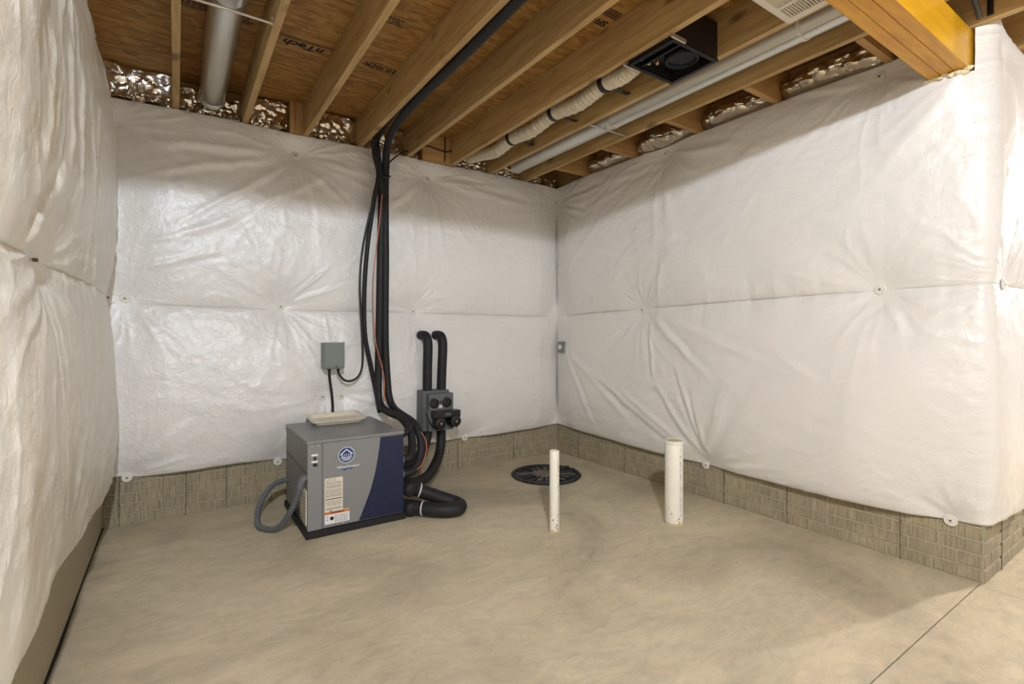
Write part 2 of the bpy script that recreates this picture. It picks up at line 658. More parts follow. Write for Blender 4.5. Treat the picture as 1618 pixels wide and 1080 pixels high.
wc = B()
box(wc, XR + 0.25, 8.4, YC, YC + 0.25, -0.02, ZJ)
wall_front = struct(obj('wall_front', wc, M['mortar']))
brick_face(wall_front, (XR, YC, 0), (1, 0, 0), 2.4, (0, -1, 0), 5, [0.28, 0.89, 1.5])

wl = B()
box(wl, XL - 0.25, XL, -4.5, YB + 0.25, -0.02, ZJ)
wall_left = struct(obj('wall_left', wl, M['mortar']))
# isolation strip, dark, along the foot of the left wall
bm = B()
prism(bm, [(XL, 0.5), (XL + 0.009, 0.5), (XL + 0.005, 1.6), (XL + 0.009, 1.9), (XL + 0.006, 2.3), (XL + 0.011, 2.6), (XL + 0.005, 3.2), (XL + 0.007, 4.04), (XL, 4.04)],
      lambda u, v, d: (u, v, d), 0.0005, 0.008)
obj('isolation_strip', bm, M['ink'], wall_left)

# sill plates and rim boards over the walls
bm = B()
box(bm, -0.6, 3.55, YB + 0.05, YB + 0.10, ZJ, ZS)
struct(obj('trim_1', bm, M['block']))
bm = B()
box(bm, XR + 0.06, XR + 0.11, 0.95, YB + 0.05, ZJ, ZS)
struct(obj('trim_2', bm, M['joist']))
bm = B()
box(bm, XL - 0.10, XL - 0.05, -4.5, YB + 0.05, ZJ, ZS)
struct(obj('trim_3', bm, M['joist']))

# ------------------------------------------------------------------ subfloor
bm = B()
box(bm, -0.6, 8.5, -4.5, 4.4, ZS + 0.02, ZS + 0.05)
ceiling = struct(obj('ceiling', bm, M['joint']))
ys = [-4.5, -2.73, -1.51, -0.29, 0.93, 2.15, 3.37, 4.35]
for i in range(len(ys) - 1):
    x = -2.032 if i % 2 else -0.813        # board ends land on joists
    while x < 8.4:
        a, b = max(x, -0.6), min(x + 2.44, 8.5)
        x += 2.44
        if b - a > 0.1:
            bm = B()
            box(bm, a + 0.0015, b - 0.0015, ys[i] + 0.002, ys[i + 1] - 0.002, ZS, ZS + 0.02)
            obj('panel', bm, M['osb'], ceiling)
# stamped printing on the boards (upside down from here, as in the room)
FLIP = Matrix.Rotation(PI, 4, 'Y')


def stamp(body, x, y, size, **kw):
    bm = B()
    text_bm(bm, body, size, Matrix.Translation((x, y, ZS - 0.0006)) @ FLIP, **kw)
    return bm


bm = stamp('nTech', 0.64, 3.185, 0.090, shear=0.25, bold=0.0032)
box(bm, 0.44, 0.80, 3.130, 3.138, ZS - 0.0008, ZS)
box(bm, 0.44, 0.80, 3.116, 3.122, ZS - 0.0008, ZS)
obj('stamp', bm, M['ink'], ceiling)
bm = stamp('HUBER', 1.10, 3.165, 0.066, bold=0.0016)
ov = []
for k in range(40):
    a0, a1 = 2 * PI * k / 40, 2 * PI * (k + 1) / 40
    q = []
    for (rx, ry, a) in ((0.112, 0.043, a0), (0.112, 0.043, a1), (0.105, 0.0355, a1), (0.105, 0.0355, a0)):
        q.append(bm.verts.new((1.10 + rx * math.cos(a), 3.165 + ry * math.sin(a), ZS - 0.0007)))
    bm.faces.new(q)
obj('stamp', bm, M['ink'], ceiling)
bm = stamp('SFI', 1.955, 2.02, 0.062, bold=0.0025)
lathe(bm, [(0.0, -0.0008), (0.024, -0.0008), (0.024, 0)], (1.885, 2.02, ZS), 'Z', 14)
for k in range(4):
    box(bm, 1.83 + 0.01 * (k % 2), 2.00, 1.955 - k * 0.016, 1.962 - k * 0.016, ZS - 0.0008, ZS)
obj('stamp', bm, M['ink'], ceiling)
for (cx, cy) in ((0.26, 3.07), (0.08, 3.07), (-0.14, 3.10), (0.33, 2.72), (0.96, 2.62)):
    bm = B()
    for k in range(4):
        xx = cx - 0.07
        while xx < cx + 0.07:
            ww = random.uniform(0.012, 0.03)
            box(bm, xx, xx + ww, cy + k * 0.018, cy + k * 0.018 + 0.009, ZS - 0.0008, ZS)
            xx += ww + 0.006
    obj('stamp', bm, M['ink'], ceiling)['kind'] = 'stuff'

# ------------------------------------------------------------------ joists
ORD = ['first', 'second', 'third', 'fourth', 'fifth', 'sixth', 'seventh', 'eighth']
JX = [0.406 * k for k in range(8)]
JLAB = ['leftmost full floor joist, seen end-on left of the silver round duct',
        'spruce floor joist just right of the silver round duct, holding its hanger bar',
        'spruce floor joist left of the oval stamp on the subfloor',
        'spruce floor joist with the black pipe bundle running along its right side',
        'spruce floor joist just right of the black pipe bundle',
        'spruce floor joist along the left side of the white flexible duct',
        'spruce floor joist between the white flexible duct and the long pale duct',
        'last floor joist before the right wall, with short blocks on its far side']


def joist(x, y0, y1, label, group='floor joists under the subfloor'):
    bm = B()
    box(bm, x - 0.019, x + 0.019, y0, y1, ZJ, ZS - 0.001, 0.003)
    o = obj('floor_joist', bm, M['joist'], None, origin=(x, y1, ZJ))
    return tag(o, label, 'joist', group)


for k, x in enumerate(JX):
    joist(x, -4.4, 4.09, JLAB[k])
joist(-0.406, -4.4, 4.09, 'joist half hidden behind the top of the left insulation blanket')
joist(3.219, -4.4, 0.93, 'short joist above the wrapped wall corner at top right')
joist(3.657, -4.4, 0.93, 'joist beyond the short black pipe, at the far top right')

# short blocks between the last joist and the rim
BY = [3.54, 2.94, 2.31, 1.727, 1.12]
BLAB = ['short block nearest the back corner, between last joist and rim', 'second short block from the back corner, behind last joist',
        'third short block from the back corner, above the blanket shadow', 'fourth short block from the back corner, behind last joist',
        'short block half hidden behind the orange beam']
for y, lb in zip(BY, BLAB):
    bm = B()
    box(bm, 2.866, XR + 0.058, y - 0.019, y + 0.019, ZJ, ZS - 0.002, 0.002)
    tag(obj('blocking', bm, M['block'], None, origin=(2.866, y, ZJ)), lb, 'wood block', 'short blocks by the right wall')
bm = B()
box(bm, 0.735, 0.792, 3.98, 4.095, ZJ, ZS - 0.002, 0.002)
box(bm, 0.700, 0.733, 3.98, 4.095, ZJ, ZS - 0.002, 0.002)
tag(obj('squash_block', bm, M['stud'], None, origin=(0.75, 4.04, ZJ)), 'upright pair of stubs beside a joist over the back wall', 'wood block')
bm = B()
box(bm, 1.75, 2.012, 3.97, 4.02, ZJ, ZS - 0.002, 0.002)
tag(obj('blocking', bm, M['block'], None, origin=(1.88, 4.0, ZJ)), 'flat wooden filler board with a black cross of cable, over back wall', 'wood block')
bm = B()
tube(bm, [(1.625 + 0.02, 3.93, 2.80), (1.80, 3.955, 2.83), (1.95, 3.955, 2.815), (2.012, 3.94, 2.83)], 0.006, 8)
tube(bm, [(1.955, 3.963, 2.73), (1.957, 3.962, 2.94)], 0.005, 8)
tag(obj('cable_cross', bm, M['cable'], None, True, origin=(1.9, 3.96, 2.8)), 'black cable crossing the wooden filler board over the back wall', 'cable')

# ------------------------------------------------------------------ laminated beam
beam = thing('laminated_beam', 'glossy orange laminated beam entering the wrapped wall corner at upper right', 'beam', (1.5, 0.85, 2.517))
for i in range(3):
    bm = B()
    y0 = 0.775 + i * 0.0525
    box(bm, -0.36, 3.33, y0, y0 + 0.050, 2.517, 2.713, 0.0015)
    o = obj('ply', bm, M['lvl_edge'] if i else M['lvl'], beam)
    if i == 0:
        o.data.materials.append(M['lvl_edge'])
        for p in o.data.polygons:
            if p.normal.z < -0.9:
                p.material_index = 1


# ------------------------------------------------------------------ noise for cloth
_rng = np.random.RandomState(11)
_tab = _rng.rand(256, 256)


def vnoise(x, y, seed=0):
    x = x + seed * 17.37
    y = y + seed * 9.71
    xi, yi = np.floor(x).astype(int), np.floor(y).astype(int)
    fx, fy = x - xi, y - yi
    fx = fx * fx * fx * (fx * (fx * 6 - 15) + 10)
    fy = fy * fy * fy * (fy * (fy * 6 - 15) + 10)
    a = _tab[xi & 255, yi & 255]
    b = _tab[(xi + 1) & 255, yi & 255]
    c = _tab[xi & 255, (yi + 1) & 255]
    d = _tab[(xi + 1) & 255, (yi + 1) & 255]
    return (a * (1 - fx) + b * fx) * (1 - fy) + (c * (1 - fx) + d * fx) * fy * 1.0


def fbm(x, y, seed=0, oct=4):
    s, a, t = 0, 0.5, 0
    for k in range(oct):
        s = s + a * vnoise(x * 2 ** k, y * 2 ** k, seed + k)
        t += a
        a *= 0.5
    return s / t * 2 - 1


def folds(s, z, ps, pz, seed, amp, L, kmax=16):
    """radial gathers running out of a fastener"""
    rs = np.random.RandomState(seed)
    ds, dz = s - ps, z - pz
    r = np.sqrt(ds * ds + dz * dz) + 1e-6
    th = np.arctan2(dz, ds) + 0.22 * fbm(s * 3, z * 3, seed, 2) * np.minimum(1, r * 3)
    f = 0
    for k in range(3, kmax):
        f = f + rs.uniform(-1, 1) / (k ** 0.25) * np.cos(k * th + rs.uniform(0, 6.28))
    f = f / 2.2
    rid = np.clip(1 - np.abs(f) * 1.9, 0, 1) ** 1.8
    lmod = 0.55 + 0.45 * np.cos(2 * th + rs.uniform(0, 6.28)) * np.cos(3 * th + rs.uniform(0, 6.28))
    return 1.6 * amp * rid * (r / (0.05 + r)) * np.exp(-r / (L * (0.5 + lmod)))


def crease(s, z, segs):
    out = np.zeros_like(s)
    for (s0, z0, s1, z1, amp, w) in segs:
        dx, dz = s1 - s0, z1 - z0
        ln = math.hypot(dx, dz)
        ux, uz = dx / ln, dz / ln
        ss = s + 0.018 * fbm(s * 4, z * 4, 31, 2)
        zz = z + 0.018 * fbm(s * 4, z * 4, 47, 2)
        t = ((ss - s0) * ux + (zz - z0) * uz) / ln
        d = (zz - z0) * ux - (ss - s0) * uz
        tp = np.clip(t / 0.15, 0, 1) * np.clip((1 - t) / 0.35, 0, 1)
        q = d / w
        out += amp * tp * (np.exp(-q * q) - 0.55 * np.exp(-(q - 1.7) ** 2))
    return out


def grid_mesh(name, P, mat, parent, mask=None):
    """P: (ns, nz, 3) points"""
    ns, nz = P.shape[:2]
    org = wloc(parent)
    V = P.reshape(-1, 3) - np.array(org)
    idx = np.arange(ns * nz).reshape(ns, nz)
    q = np.stack([idx[:-1, :-1], idx[1:, :-1], idx[1:, 1:], idx[:-1, 1:]], -1)
    if mask is not None:
        q = q[mask]
    q = q.reshape(-1, 4)
    me = bpy.data.meshes.new(name)
    me.vertices.add(len(V))
    me.vertices.foreach_set('co', V.astype(np.float32).ravel())
    me.loops.add(q.size)
    me.loops.foreach_set('vertex_index', q.astype(np.int32).ravel())
    me.polygons.add(len(q))
    me.polygons.foreach_set('loop_start', np.arange(0, q.size, 4, dtype=np.int32))
    me.update(calc_edges=True)
    me.validate()
    me.shade_smooth()
    return mesh_obj(name, me, mat, parent, org)


def disc_mesh():
    """ribbed white washer, facing +Z locally"""
    bm = B()
    lathe(bm, [(0.027, 0.0), (0.029, 0.002), (0.029, 0.004), (0.026, 0.0065), (0.020, 0.0052), (0.013, 0.0058),
               (0.011, 0.009), (0.0075, 0.010), (0.006, 0.006), (0.0, 0.006)], (0, 0, 0), 'Z', 20)
    me = bpy.data.meshes.new('fastener_disc')
    for k in range(8):
        a = 2 * PI * k / 8
        c = Vector((math.cos(a) * 0.019, math.sin(a) * 0.019, 0.0062))
        u = Vector((math.cos(a), math.sin(a), 0)) * 0.006
        v = Vector((-math.sin(a), math.cos(a), 0)) * 0.0022
        vs = [bm.verts.new(c + p) for p in (-u - v, u - v, u + v, -u + v)]
        vt = [bm.verts.new(p.co + Vector((0, 0, 0.0022))) for p in vs]
        bm.faces.new(vt)
        for i in range(4):
            bm.faces.new((vs[i], vs[(i + 1) % 4], vt[(i + 1) % 4], vt[i]))
    bmesh.ops.recalc_face_normals(bm, faces=bm.faces)
    bm.to_mesh(me)
    bm.free()
    me.shade_smooth()
    me.set_sharp_from_angle(angle=math.radians(35))
    me.materials.append(M['disc'])
    return me


DISC = disc_mesh()
_pm = B()
lathe(_pm, [(0.0045, 0.0), (0.0045, 0.012), (0.0, 0.0125)], (0, 0, 0), 'Z', 10)
PIN = bpy.data.meshes.new('pin')
_pm.to_mesh(PIN)
_pm.free()
PIN.materials.append(M['pin'])


def fastener(parent, pos, nrm, big=True):
    rot = Vector((0, 0, 1)).rotation_difference(Vector(nrm)).to_euler()
    if big:
        o = mesh_obj('fastener_disc', DISC, None, parent, pos)
        o.rotation_euler = rot
    else:
        o = None
    p = mesh_obj('pin', PIN, None, parent, Vector(pos) - Vector(nrm) * 0.001)
    p.rotation_euler = rot
    if not big:
        p.scale = (1.3, 1.3, 1)


def interp(tab, s):
    return np.interp(s, [a for a, b in tab], [b for a, b in tab])


def blanket(root, mat, path, s0, s1, ztop, zseam, zbot, T, pins, creases, seed, cut=None, step=0.0105,
            edge_h=0.075, tmul=None, dense=None):
    """path(s) -> (points, normals); pins: (s, z, depth, fold_amp, fold_len, kind, reach)"""
    ns = int((s1 - s0) / step) + 1
    s = np.linspace(s0, s1, ns)
    if dense:
        s = np.concatenate([s[s < dense[0]], np.linspace(dense[0], dense[1], 18), s[s > dense[1]]])
        ns = len(s)
    base, nrm = path(s)
    hp = {}
    for part in ('upper_panel', 'lower_panel'):
        up = part == 'upper_panel'
        lo = interp(zseam if up else zbot, s)
        hi = interp(ztop if up else zseam, s)
        nz = int(1.22 / step)
        v = np.linspace(0, 1, nz)
        v = 0.5 - 0.5 * np.cos(PI * (0.06 + 0.88 * v))      # finer near the edges
        v = (v - v[0]) / (v[-1] - v[0])
        SS = np.repeat(s[:, None], nz, 1)
        VV = np.repeat(v[None, :], ns, 0)
        ZZ = lo[:, None] + (hi - lo)[:, None] * VV
        prof = (np.clip(4 * VV * (1 - VV), 0, 1)) ** 0.44
        sag = 1 + 0.22 * (0.5 - VV)
        tm = 1.0 if tmul is None else tmul(SS, ZZ)
        seam_h = 0.036 + 0.010 * fbm(SS * 2.2, ZZ * 0 + 3, seed, 2)
        if up:
            e = seam_h * (1 - VV) + edge_h * VV
        else:
            e = (edge_h * 0.8 + 0.02 * fbm(SS * 1.5, ZZ * 0, seed + 2, 2)) * (1 - VV) + seam_h * VV
        H = e * (0.4 + 0.6 * tm) + T * tm * prof * sag
        # big pillowing, then wrinkles
        H = H + 0.012 * fbm(SS * 1.6, ZZ * 1.6, seed + 5, 2) * tm
        ang = 0.55
        a = SS * math.cos(ang) + ZZ * math.sin(ang)
        b = -SS * math.sin(ang) + ZZ * math.cos(ang)
        rid = 1 - np.abs(fbm(a * 1.6, b * 5.0 + 0.6 * fbm(SS * 2, ZZ * 2, seed + 9, 2), seed + 7, 3)) * 2.2
        msk = np.clip(fbm(SS * 1.1, ZZ * 1.1, seed + 11, 2) * 1.6 + 0.25, 0, 1)
        H = H + 0.0065 * np.clip(rid, 0, 1) ** 2 * msk
        H = H + 0.0035 * fbm(SS * 9, ZZ * 16, seed + 13, 3) + 0.0012 * fbm(SS * 30 + ZZ * 8, ZZ * 34, seed + 15, 2)
        # gathers along the seam
        dv = (VV if up else 1 - VV) * 1.2
        H = H + 0.006 * np.exp(-dv / 0.10) * fbm(SS * 22, ZZ * 2.5, seed + 17, 2)
        if not up:
            H = H + 0.005 * np.exp(-VV * 1.2 / 0.08) * fbm(SS * 14, ZZ * 2.5, seed + 19, 2)
        else:
            H = H + 0.006 * np.exp(-(1 - VV) * 1.2 / 0.10) * fbm(SS * 10, ZZ * 3, seed + 21, 2)
        H = H + crease(SS, ZZ, creases)
        for i, (ps, pz, dep, amp, L, kind, R) in enumerate(pins):
            r = np.sqrt(((SS - ps) / 1.15) ** 2 + (ZZ - pz) ** 2)
            w = np.exp(-(np.maximum(r - 0.026, 0) / R) ** 1.15)
            H = H + folds(SS, ZZ, ps, pz, seed * 50 + i, amp, L)
            H = H * (1 - w) + dep * w
        H = np.maximum(H, 0.010)
        P = base[:, None, :] + nrm[:, None, :] * H[..., None]
        P[..., 2] = ZZ
        # turn the open edge back to the wall
        if up:
            back = P[:, -1:, :] - nrm[:, None, :] * (H[:, -1:, None] - 0.004)
            back[..., 2] += 0.004
            P = np.concatenate([P, back], 1)
        else:
            hem = P[:, :1, :] - nrm[:, None, :] * 0.006
            hem[..., 2] -= 0.004
            back = P[:, :1, :] - nrm[:, None, :] * (H[:, :1, None] - 0.010)
            back[..., 2] += 0.02
            P = np.concatenate([back, hem, P], 1)
        mask = None
        if cut is not None:
            c = (P[:-1, :-1] + P[1:, 1:]) / 2
            mask = ~cut(c[..., 0], c[..., 1], c[..., 2])
        grid_mesh(part, P, mat, root, mask)
        hp[part] = (SS, ZZ, H)
    # washers sit on the film
    for (ps, pz, dep, amp, L, kind, R) in pins:
        if kind is None:
            continue
        bp, nn = path(np.array([ps]))
        hh = 0.0
        for part in hp:
            SS, ZZ, H = hp[part]
            d = (SS - ps) ** 2 + (ZZ - pz) ** 2
            k = np.unravel_index(np.argmin(d), d.shape)
            if d[k] < 0.02 ** 2:
                hh = max(hh, H[k])
        hh = max(hh, dep)
        pos = bp[0] + nn[0] * (hh + 0.003)
        fastener(root, (pos[0], pos[1], pz), nn[0], kind == 'disc')


# ---- back blanket
def bp_(px, py, Y=3.93):
    p = on_y(px, py, Y)
    return p.x, p.z


def seg_b(x0, y0, x1, y1, amp, w, Y=3.91):
    a, b = bp_(x0, y0, Y), bp_(x1, y1, Y)
    return (a[0], a[1], b[0], b[1], amp, w)


def path_back(s):
    z = np.zeros_like(s)
    return np.stack([s, z + YB, z], -1), np.stack([z, z - 1, z], -1)


def pinb(px, py, dep, amp, L, kind, R, Y=4.0):
    x, zz = bp_(px, py, Y)
    return (x, zz, dep, amp, L, kind, R)


pins = [pinb(468, 245, .03, .010, .50, 'disc', .16), pinb(676, 283, .03, .010, .42, 'disc', .15),
        pinb(197, 471, .03, .009, .30, 'disc', .10), pinb(444, 484, .025, .009, .34, 'disc', .12),
        pinb(654, 492, .025, .009, .26, 'disc', .12),
        pinb(511, 627, .075, .010, .30, 'disc', .09, 3.93), pinb(541, 626, .075, .010, .30, 'disc', .09, 3.93),
        pinb(200, 756, .012, .008, .30, 'disc', .10), pinb(440, 730, .012, .008, .28, 'disc', .10),
        pinb(737, 692, .012, .007, .22, 'disc', .09),
        (3.235, 2.56, .035, .009, .45, 'disc', .16), (3.235, 1.44, .035, .007, .22, None, .12), (3.235, 0.33, .03, .008, .22, None, .10),
        (-0.33, 2.56, .03, .008, .40, None, .14)]
cre = [seg_b(545, 265, 230, 400, .008, .028), seg_b(462, 252, 250, 370, .010, .022), seg_b(462, 245, 190, 275, .010, .026),
       seg_b(460, 240, 200, 215, .012, .03), seg_b(470, 250, 560, 330, .009, .02), seg_b(475, 245, 585, 275, .009, .022),
       seg_b(450, 480, 530, 415, .012, .012), seg_b(455, 480, 580, 440, .006, .02),
       seg_b(360, 395, 190, 425, .007, .02), seg_b(380, 345, 215, 385, .006, .02),
       seg_b(670, 285, 600, 345, .009, .022), seg_b(680, 280, 850, 330, .010, .03), seg_b(680, 278, 800, 300, .010, .025),
       seg_b(660, 492, 690, 455, .010, .012), seg_b(200, 480, 330, 600, .006, .03), seg_b(215, 480, 260, 560, .006, .02),
       seg_b(197, 750, 320, 650, .007, .03), seg_b(205, 752, 300, 720, .006, .02), seg_b(511, 628, 470, 700, .012, .014),
       seg_b(511, 628, 515, 690, .010, .01), seg_b(541, 628, 600, 670, .011, .014), seg_b(541, 626, 610, 640, .008, .014),
       seg_b(545, 545, 580, 540, .006, .012), seg_b(520, 540, 515, 495, .007, .012)]


def tm_back(SS, ZZ):
    t = np.clip((3.26 - SS) / 0.28, 0, 1) ** 0.5
    q = np.clip((SS + 0.36) / 0.34, 0, 1)
    t = t * (0.5 + 0.5 * q * q * (3 - 2 * q))
    return t


bk = thing('insulation_blanket', 'white vinyl insulation blanket on back wall behind the grey heat pump', 'insulation', (1.4, YB, 0.27))
blanket(bk, M['poly'], path_back, -0.372, 3.275, [(-.4, 2.712), (3.3, 2.712)],
        [(-.4, 1.42), (-.15, 1.415), (0.7, 1.40), (1.5, 1.40), (3.3, 1.395)],
        [(-.4, .335), (-.2, .305), (0.4, .315), (0.72, .295), (1.9, .28), (2.3, .275), (2.9, .285), (3.3, .30)],
        0.072, pins, cre, 3, tmul=tm_back)


# ---- right blanket, wrapped round the outside corner
RC = 0.018
S_ST = (YB - 0.012) - (YC + RC)      # straight run along the right wall, s from 0 at the back
S_ARC = RC * PI / 2


def path_right(s):
    s = np.asarray(s, float)
    th = np.clip((s - S_ST) / S_ARC, 0, 1) * PI / 2
    x = np.where(s < S_ST, XR, XR + RC - RC * np.cos(th))
    y = np.where(s < S_ST, (YB - 0.012) - s, YC + RC - RC * np.sin(th))
    x = np.where(s > S_ST + S_ARC, XR + RC + (s - S_ST - S_ARC), x)
    nx, ny = -np.cos(th), -np.sin(th)
    z = np.zeros_like(s)
    return np.stack([x, y, z], -1), np.stack([nx, ny, z], -1)


def rp(px, py, X=3.16):
    p = on_x(px, py, X)
    return (YB - 0.012) - p.y, p.z


def pinr(px, py, dep, amp, L, kind, R, X=3.25):
    a, b = rp(px, py, X)
    return (a, b, dep, amp, L, kind, R)


def seg_r(x0, y0, x1, y1, amp, w, X=3.16):
    a, b = rp(x0, y0, X), rp(x1, y1, X)
    return (a[0], a[1], b[0], b[1], amp, w)


SC = S_ST + S_ARC
pins = [pinr(1053, 243, .04, .010, .50, 'disc', .16), pinr(1391, 122, .045, .010, .32, 'disc', .14),
        pinr(1015, 489, .03, .009, .34, 'disc', .12), pinr(1390, 457, .03, .008, .28, 'disc', .12),
        pinr(1113, 735, .015, .011, .45, 'disc', .12), pinr(1500, 823, .015, .008, .22, 'disc', .10),
        (0.055, 2.56, .04, .009, .45, None, .14), (0.05, 1.44, .035, .006, .22, None, .12), (0.05, 0.33, .03, .008, .24, None, .10),
        (SC + 0.12, 1.475, .035, .008, .22, 'disc', .09), (SC + 0.10, 2.60, .05, .008, .28, None, .10),
        (SC + 0.75, 0.32, .015, .008, .40, 'disc', .12), (SC + 0.75, 1.46, .03, .008, .30, 'disc', .12)]
cre = [seg_r(1110, 735, 1030, 600, .013, .022), seg_r(1030, 600, 1020, 500, .012, .02), seg_r(1112, 735, 960, 600, .010, .024),
       seg_r(1112, 730, 1060, 560, .010, .02), seg_r(1114, 730, 1090, 610, .010, .018), seg_r(1105, 738, 900, 560, .011, .026),
       seg_r(1018, 492, 1240, 590, .009, .03), seg_r(1020, 495, 1130, 610, .009, .024), seg_r(1045, 520, 1100, 580, .007, .02),
       seg_r(1010, 485, 1000, 440, .008, .015), seg_r(1012, 485, 975, 455, .008, .015), seg_r(1030, 480, 1045, 400, .006, .02),
       seg_r(1118, 735, 1230, 705, .006, .02), seg_r(1120, 737, 1250, 745, .006, .02),
       seg_r(1056, 246, 1105, 275, .008, .02), seg_r(1056, 240, 1200, 225, .008, .03), seg_r(1050, 248, 960, 290, .008, .025),
       seg_r(1050, 246, 1020, 300, .009, .02), seg_r(875, 325, 930, 335, .012, .018), seg_r(875, 320, 960, 290, .009, .02),
       seg_r(885, 540, 945, 700, .007, .025), seg_r(893, 550, 1010, 690, .008, .03),
       seg_r(1395, 460, 1440, 400, .005, .015), seg_r(1394, 462, 1430, 540, .006, .025), seg_r(1385, 465, 1350, 500, .006, .02),
       seg_r(1385, 455, 1270, 460, .004, .02), seg_r(1496, 820, 1450, 780, .009, .015), seg_r(1502, 820, 1530, 790, .009, .015),
       seg_r(1500, 815, 1490, 770, .006, .015), seg_r(1385, 125, 1240, 150, .009, .02), seg_r(1394, 130, 1400, 180, .008, .015),
       seg_r(1397, 122, 1450, 130, .008, .02), seg_r(1220, 560, 1300, 610, .006, .03)]


def tm_right(SS, ZZ):
    t = np.clip((SS - 0.02) / 0.30, 0, 1) ** 0.5
    d = np.abs(SS - (S_ST + S_ARC * 0.5))
    wd = 0.55 - np.where(SS < S_ST + S_ARC * 0.5, 0.50, 0.0) * np.clip((ZZ - 1.9) / 0.6, 0, 1)
    t = t * (0.42 + 0.58 * np.clip((d - 0.008) / wd, 0, 1) ** 0.7)
    return t


def cut_right(x, y, z):
    return (y > 0.762) & (y < 0.945) & (z > 2.507) & (x < 3.32)


rb = thing('insulation_blanket', 'white vinyl insulation blanket on right wall, wrapped round the outside corner', 'insulation', (XR, 2.4, 0.27))
blanket(rb, M['poly_right'], path_right, 0.0, S_ST + S_ARC + 2.2,
        [(0, 2.712), (3.0, 2.712), (S_ST - .04, 2.762), (S_ST + .03, 2.758), (S_ST + .08, 2.72), (S_ST + .5, 2.66), (S_ST + .9, 2.69), (9, 2.70)],
        [(0, 1.40), (0.9, 1.425), (2.4, 1.462), (3.3, 1.472), (9, 1.455)],
        [(0, .30), (0.4, .285), (1.3, .262), (1.9, .258), (2.5, .258), (3.0, .27), (3.25, .29), (S_ST + .06, .30), (S_ST + .5, .285), (9, .29)],
        0.075, pins, cre, 8, cut=cut_right, tmul=tm_right, dense=(S_ST - 0.004, S_ST + S_ARC + 0.004))
# torn fibre edge under the beam pocket
bm = B()
random.seed(3)
for k in range(15):
    y = 0.765 + k * 0.0125
    c = Vector((3.175 + random.uniform(-.012, .02), y, 2.506 + random.uniform(-0.006, 0.012)))
    r = random.uniform(0.009, 0.017)
    q = bmesh.ops.create_icosphere(bm, subdivisions=1, radius=r)
    for v in q['verts']:
        v.co = Vector((v.co.x * random.uniform(.7, 1.3), v.co.y * 1.3, v.co.z * random.uniform(.5, 1.0))) + c
to = obj('torn_edge', bm, M['foam'], rb)
to['kind'] = 'stuff'
to['label'] = 'ragged cream fibre edge under the beam'


# ---- left blanket
def path_left(s):
    z = np.zeros_like(s)
    return np.stack([z + XL, s, z], -1), np.stack([z + 1, z, z], -1)


def lp(px, py, X=-0.33):
    p = on_x(px, py, X)
    return p.y, p.z


def seg_l(x0, y0, x1, y1, amp, w, X=-0.30):
    a, b = lp(x0, y0, X), lp(x1, y1, X)
    return (a[0], a[1], b[0], b[1], amp, w)


kx = lp(66, 405, -0.34)
pins = [(kx[0], 1.455, .022, .012, .40, 'pin', .13), (3.93, 1.45, .03, .010, .35, 'pin', .12),
        (3.98, 0.38, .03, .010, .30, None, .10), (2.3, 0.39, .03, .010, .34, None, .10), (0.9, 1.45, .03, .01, .3, None, .12),
        (2.2, 2.68, .05, .012, .55, None, .10), (3.2, 2.69, .05, .012, .55, None, .10), (1.2, 2.68, .05, .012, .5, None, .10)]
cre = [seg_l(120, 90, 128, 330, .010, .03), seg_l(105, 60, 110, 300, .010, .03), seg_l(140, 130, 150, 380, .008, .03),
       seg_l(80, 40, 70, 330, .008, .03), seg_l(66, 400, 110, 250, .012, .03), seg_l(66, 398, 90, 330, .010, .025),
       seg_l(70, 410, 150, 560, .008, .035), seg_l(160, 470, 150, 380, .009, .03)]


def tm_left(SS, ZZ):
    return 0.75 + 0.25 * np.clip((4.0 - SS) / 0.3, 0, 1)


lb = thing('insulation_blanket', 'stained bulging insulation blanket on left wall with dirty pinched seam', 'insulation', (XL, 2.2, 0.4))
blanket(lb, M['poly_left'], path_left, -0.6, 4.03, [(-1, 2.70), (4.1, 2.70)],
        [(-1, 1.46), (kx[0], 1.452), (4.1, 1.465)],
        [(-1, .35), (1.3, .35), (2.25, .375), (2.5, .37), (3.4, .32), (4.1, .305)],
        0.052, pins, cre, 5, tmul=tm_left, edge_h=0.045)

